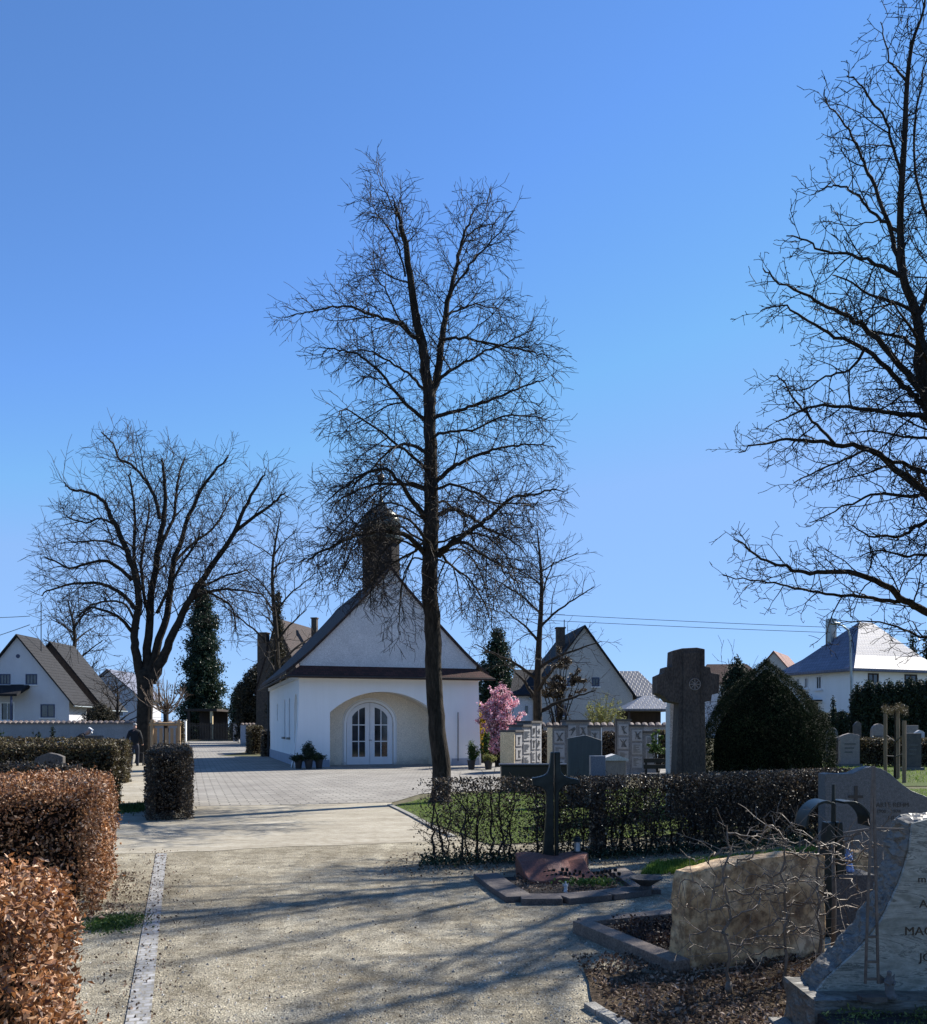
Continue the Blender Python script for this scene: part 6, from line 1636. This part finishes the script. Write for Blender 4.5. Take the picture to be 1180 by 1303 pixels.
# long wild shoots over the top
T = Tree(99, LVe, .004, .0024, .006); root = thing('espalier_shrub', 'long wild bare shoots arching above the right end of the sandstone slab', 'shrub', (GX(1060,5.9),5.9,0))
Yb = 5.9; bX = GX(1060,Yb)
T.limb.tube([(bX,Yb,0),(bX+.01,Yb,.5),(bX,Yb,.85)], [.018,.014,.01], 7)
for pl in ([(1060,1080),(1040,1072),(1015,1055),(1000,1040),(988,1034)],[(1060,1075),(1075,1066),(1098,1058),(1125,1052),(1148,1056)],[(1060,1082),(1035,1078),(1010,1070),(980,1068)],[(1060,1090),(1072,1078),(1082,1064),(1096,1060)],[(1060,1100),(1085,1095),(1105,1080),(1125,1075)],[(1060,1120),(1080,1120),(1095,1135),(1098,1160)]):
    T.guide(trace(pl, Yb, Yb-.3), .0075, .003, 1, .1)
T.finish(root, twig_pale, twig_pale)

# ------------------------------------------------------------------ bronze sculpture behind
Y = 6.9; root = thing('bronze_grave_sculpture', 'dark bronze grave sculpture with two domed arms and a central spike', 'grave sculpture', (GX(1060,Y),Y,0))
def bandstrip(mb, pts, w0, w1, y0, y1, th):
    n = len(pts); vs = []
    for i, (x,z) in enumerate(pts):
        t = i/(n-1); a_ = pts[max(i-1,0)]; b_ = pts[min(i+1,n-1)]; dx, dz = b_[0]-a_[0], b_[1]-a_[1]; l = math.hypot(dx,dz) or 1
        nx, nz = -dz/l*th/2, dx/l*th/2
        vs += [(x+nx,y0,z+nz),(x+nx,y1,z+nz),(x-nx,y1,z-nz),(x-nx,y0,z-nz)]
    fs = [(i*4+k,i*4+(k+1)%4,(i+1)*4+(k+1)%4,(i+1)*4+k) for i in range(n-1) for k in range(4)]+[(3,2,1,0),((n-1)*4,(n-1)*4+1,(n-1)*4+2,(n-1)*4+3)]
    mb.add(vs, fs)
def q3(px,py): return (GX(px,Y), GZ(py,Y))
for pts in ([(1056,1022),(1045,1019),(1034,1023),(1024,1034),(1020,1050)],[(1066,1020),(1080,1020),(1090,1025),(1099,1036),(1101,1050)]):
    P = [q3(*p) for p in pts]; P2 = []
    for i in range(len(P)-1):
        pass
    P2 = [(v.x,v.z) for v in curve_pts([Vector((a_,0,b_)) for a_,b_ in P], 6)]; mb = MB(); bandstrip(mb, P2, 0, 0, Y-.11, Y+.11, .018); mb.build('domed_arm', bronze, root, smooth=False, bevel=.003)
mb = MB(); c0, z0_ = GX(1061,Y), 0; mb.tube([(c0,Y,GZ(1046,Y)),(c0,Y,GZ(998,Y))], [.018,.012], 6); mb.build('spike', bronze, root)
mb = MB(); mb.panel([q3(1040,1205),q3(1058,1205),q3(1060,1110),q3(1060,1046),q3(1050,1046),q3(1046,1100)], Y-.05, Y+.06); mb.build('left_leg', bronze, root, bevel=.006)
mb = MB(); mb.panel([q3(1064,1205),q3(1083,1205),q3(1074,1100),q3(1070,1046),q3(1062,1046),q3(1062,1110)], Y-.04, Y+.07); mb.build('right_leg', bronze, root, bevel=.006)
pf = at(1085,1112,6.9); root = thing('grave_plinth', 'low dark stone plinth carrying the pale blue figurine', 'plinth', (pf.x,7.0,0)); mb = MB(); mb.box(pf.x-.16,pf.x+.16,6.85,7.15,0,pf.z); mb.build('block', stone_dark, root, bevel=.008)
pf.y = 6.98; figurine('angel_figurine', 'pale blue angel figurine beside the domed bronze sculpture', pf, .22, bluefig)
headstone('narrow yellow sandstone post behind the wild shoots', 1098, 7.4, 16, 1085, sandm, 2)

# grey granite pointed headstone with writing
def text(s, size, loc, rotz, mat, parent, ext=.002, name='inscription', align='LEFT', sx=1):
    cu = bpy.data.curves.new('t','FONT'); cu.body = s; cu.size = size; cu.extrude = ext; cu.align_x = align; cu.offset = 0
    o = bpy.data.objects.new('t', cu); col.objects.link(o); bpy.context.view_layer.update()
    me = bpy.data.meshes.new_from_object(o.evaluated_get(bpy.context.evaluated_depsgraph_get())); bpy.data.objects.remove(o)
    me.transform(Matrix.Rotation(rotz,4,'Z')@Matrix.Rotation(math.pi/2,4,'X')@Matrix.Diagonal((sx,1,1,1)))
    me.materials.clear(); me.materials.append(mat); me.name = name
    ob = bpy.data.objects.new(name, me); col.objects.link(ob); ob.parent = parent; ob.location = Vector(loc)-parent.location; return ob
Y = 8.2; root = thing('headstone', 'large grey granite headstone with curved peak, engraved cross and names', 'headstone', (GX(1120,Y),Y,0))
pts = [(1050,1120),(1230,1120),(1230,1040),(1180,1014),(1160,1006),(1146,996),(1134,985),(1122,978),(1110,975.5),(1098,978),(1086,984),(1072,985),(1056,984),(1050,985)]
mb = MB(); mb.panel([(GX(a_,Y),GZ(b_,Y)) for a_,b_ in pts], Y, Y+.16); mb.box(GX(1048,Y),GX(1232,Y),Y-.05,Y+.2,0,GZ(1120,Y)-.001); mb.build('slab', stone_grey, root, bevel=.008)
mb = MB(); mb.box(GX(1087.5,Y),GX(1091.5,Y),Y-.006,Y-.001,GZ(1024,Y),GZ(1000,Y)); mb.box(GX(1080,Y),GX(1098.5,Y),Y-.0065,Y-.0012,GZ(1015.5,Y),GZ(1012,Y)); mb.build('engraved_cross', blackstone, root)
text('ARTE REHM', .060, (GX(1115,Y),Y-.001,GZ(1027,Y)), 0, blackstone, root, sx=.95)
text('1900 - 1974', .044, (GX(1115,Y),Y-.001,GZ(1034.5,Y)), 0, blackstone, root, sx=1.05)
text('HERMANN', .060, (GX(1130,Y),Y-.001,GZ(1044,Y)), 0, blackstone, root)

# big marble headstone lower right
Y = 4.6; base = Vector((GX(1100,Y)+.3,Y,0)); root = thing('marble_headstone', 'large grey green marble headstone with rough curved left edge and dark letters', 'headstone', tuple(base))
def q4(px,py): return (GX(px,Y), GZ(py,Y))
ol = [q4(1040,1262),q4(1360,1262),q4(1360,1100),q4(1300,1050),q4(1220,1038),q4(1184,1042),q4(1162,1048),q4(1160,1066),q4(1157,1084),q4(1152,1104),q4(1145,1124),q4(1134,1148),q4(1122,1172),q4(1108,1192),q4(1090,1212),q4(1070,1230),q4(1052,1246)]
mb = MB(); mb.panel(ol, Y, Y+.02); mb.build('polished_face', marblem, root)
mb = MB(); mb.panel([(x-(.004 if i > 4 else -.004), z) for i, (x,z) in enumerate(ol)], Y+.021, Y+.24); o_ = mb.build('rough_body', roughrock, root); rough(o_, 5, .020, 14, 4)
mb = MB(); mb.box(GX(1037,Y-.16),3.3,Y-.16,Y+.25,0,.255); o_ = mb.build('base_block', roughrock, root); rough(o_, 5, .014, 12, 6)
for s, px, py, sz in (('m',1168,1123,.052),('A',1170,1155,.058),('MAG',1151,1190,.062),('JO',1170,1223,.058)):
    text(s+{'m':'ARIA','A':'NTON','MAG':'DALENA','JO':'HANN'}[s] if False else s, sz, (GX(px,Y),Y-.001,GZ(py,Y)), 0, blackstone, root, sx=1.1)
# steel cross in front
Yc = 4.42; X = GX(1110,Yc); root = thing('steel_cross', 'slender twin bar steel cross standing before the marble headstone', 'grave cross', (X,Yc,.26))
def q5(px,py): return (GX(px,Yc), Yc, GZ(py,Yc))
for a_ in ([(1101.5,1252),(1105,1140),(1109,1054),(1111,975)],[(1118,1252),(1115.5,1140),(1113.5,1054),(1112.5,975)]):
    mb = MB(); mb.tube([q5(*p) for p in a_], .0075, 4); mb.build('upright', steel, root)
mb = MB(); mb.tube([q5(1074,1060),q5(1110,1054),q5(1150,1055)], .005, 4); mb.build('crossbar', steel, root)
for py in (1192,1224,1246):
    mb = MB(); mb.tube([q5(1102,py),q5(1118,py)], .008, 4); mb.build('rung', steel, root)
mb = MB(); mb.box(GX(1094,Yc),GX(1126,Yc),Yc-.03,Yc+.03,.262,.285); mb.build('foot_plate', steel, root)
pf = at(1134,1258,4.42); figurine('cherub_figurine', 'small grey sitting cherub at the foot of the marble headstone', Vector((pf.x,4.44,.262)), .17, figgrey)
# ground cover in the corner
mb = MB(); rnd = random.Random(12)
for i in range(9000):
    x, y = rnd.uniform(1.75,3.2), rnd.uniform(3.4,4.44); z = .20+.05*noise.noise(Vector((x*5,y*5,0)))+rnd.gauss(0,.012)
    mb.leaf(Vector((x,y,z)), rnd.uniform(.012,.03), rnd, .4, .8)
gcm = leafmat('creeping_thuja', [(0,(.05,.07,.02)),(.6,(.15,.18,.05)),(1,(.32,.35,.12))], .6, .25)
tag(mb.build('creeping_evergreen', gcm, fixn=False), 'low yellowish evergreen ground cover at the foot of the marble headstone', 'ground cover', kind='stuff')
mb = MB(); mb.box(1.74,3.3,3.35,4.45,0,.19); tag(mb.build('grave_bed', soilm), 'raised dark soil bed under the creeping evergreen', 'grave bed')
mb = MB(); mb.box(GX(988,4.72),GX(1012,4.72),4.5,4.85,0,.045); tag(mb.build('edging_stone', concrete, bevel=.006), 'flat grey edging stone left of the marble headstone base', 'edging stone')

# ------------------------------------------------------------------ sky, sun, camera
AZ, EL = 52, 40
w = bpy.data.worlds.new('World'); sc.world = w; w.use_nodes = True; nt = w.node_tree
sky = nt.nodes.new('ShaderNodeTexSky'); sky.sky_type = 'NISHITA'; sky.sun_disc = False
sky.sun_elevation = R(EL); sky.sun_rotation = R(AZ); sky.altitude = 500; sky.air_density = .8; sky.dust_density = .0; sky.ozone_density = 2.2
bg = nt.nodes['Background']; bg.inputs[1].default_value = .108
hs = nt.nodes.new('ShaderNodeHueSaturation'); hs.inputs['Saturation'].default_value = 1.10
nt.links.new(sky.outputs[0], hs.inputs['Color'])
nt.links.new(mix(nt, mix(nt, hs.outputs[0], (.80,.94,1.10), 1.0, 'MULTIPLY'), (1.35,2.35,4.3), .85, 'DARKEN'), bg.inputs[0])
sl = bpy.data.lights.new('sun','SUN'); sl.energy = 4.8; sl.angle = R(.5); sl.color = (1,.95,.87)
so = bpy.data.objects.new('sun', sl); col.objects.link(so)
dv = Vector((math.sin(R(AZ))*math.cos(R(EL)), math.cos(R(AZ))*math.cos(R(EL)), math.sin(R(EL))))
so.rotation_euler = dv.to_track_quat('Z','Y').to_euler(); so.location = (20,20,30)
cam = bpy.data.cameras.new('camera'); co = bpy.data.objects.new('camera', cam); col.objects.link(co)
co.location = (0,0,CH); co.rotation_euler = (R(90),0,0)
cam.sensor_fit = 'HORIZONTAL'; cam.sensor_width = 36; cam.lens = F/1180*36; cam.shift_y = (HZ-651.5)/1180
cam.clip_end = 3000; cam.clip_start = .05
sc.camera = co
sc.view_settings.view_transform = 'Standard'; sc.view_settings.look = 'None'; sc.view_settings.exposure = 0.98; sc.view_settings.gamma = 1
sc.render.resolution_x = 927; sc.render.resolution_y = 1024
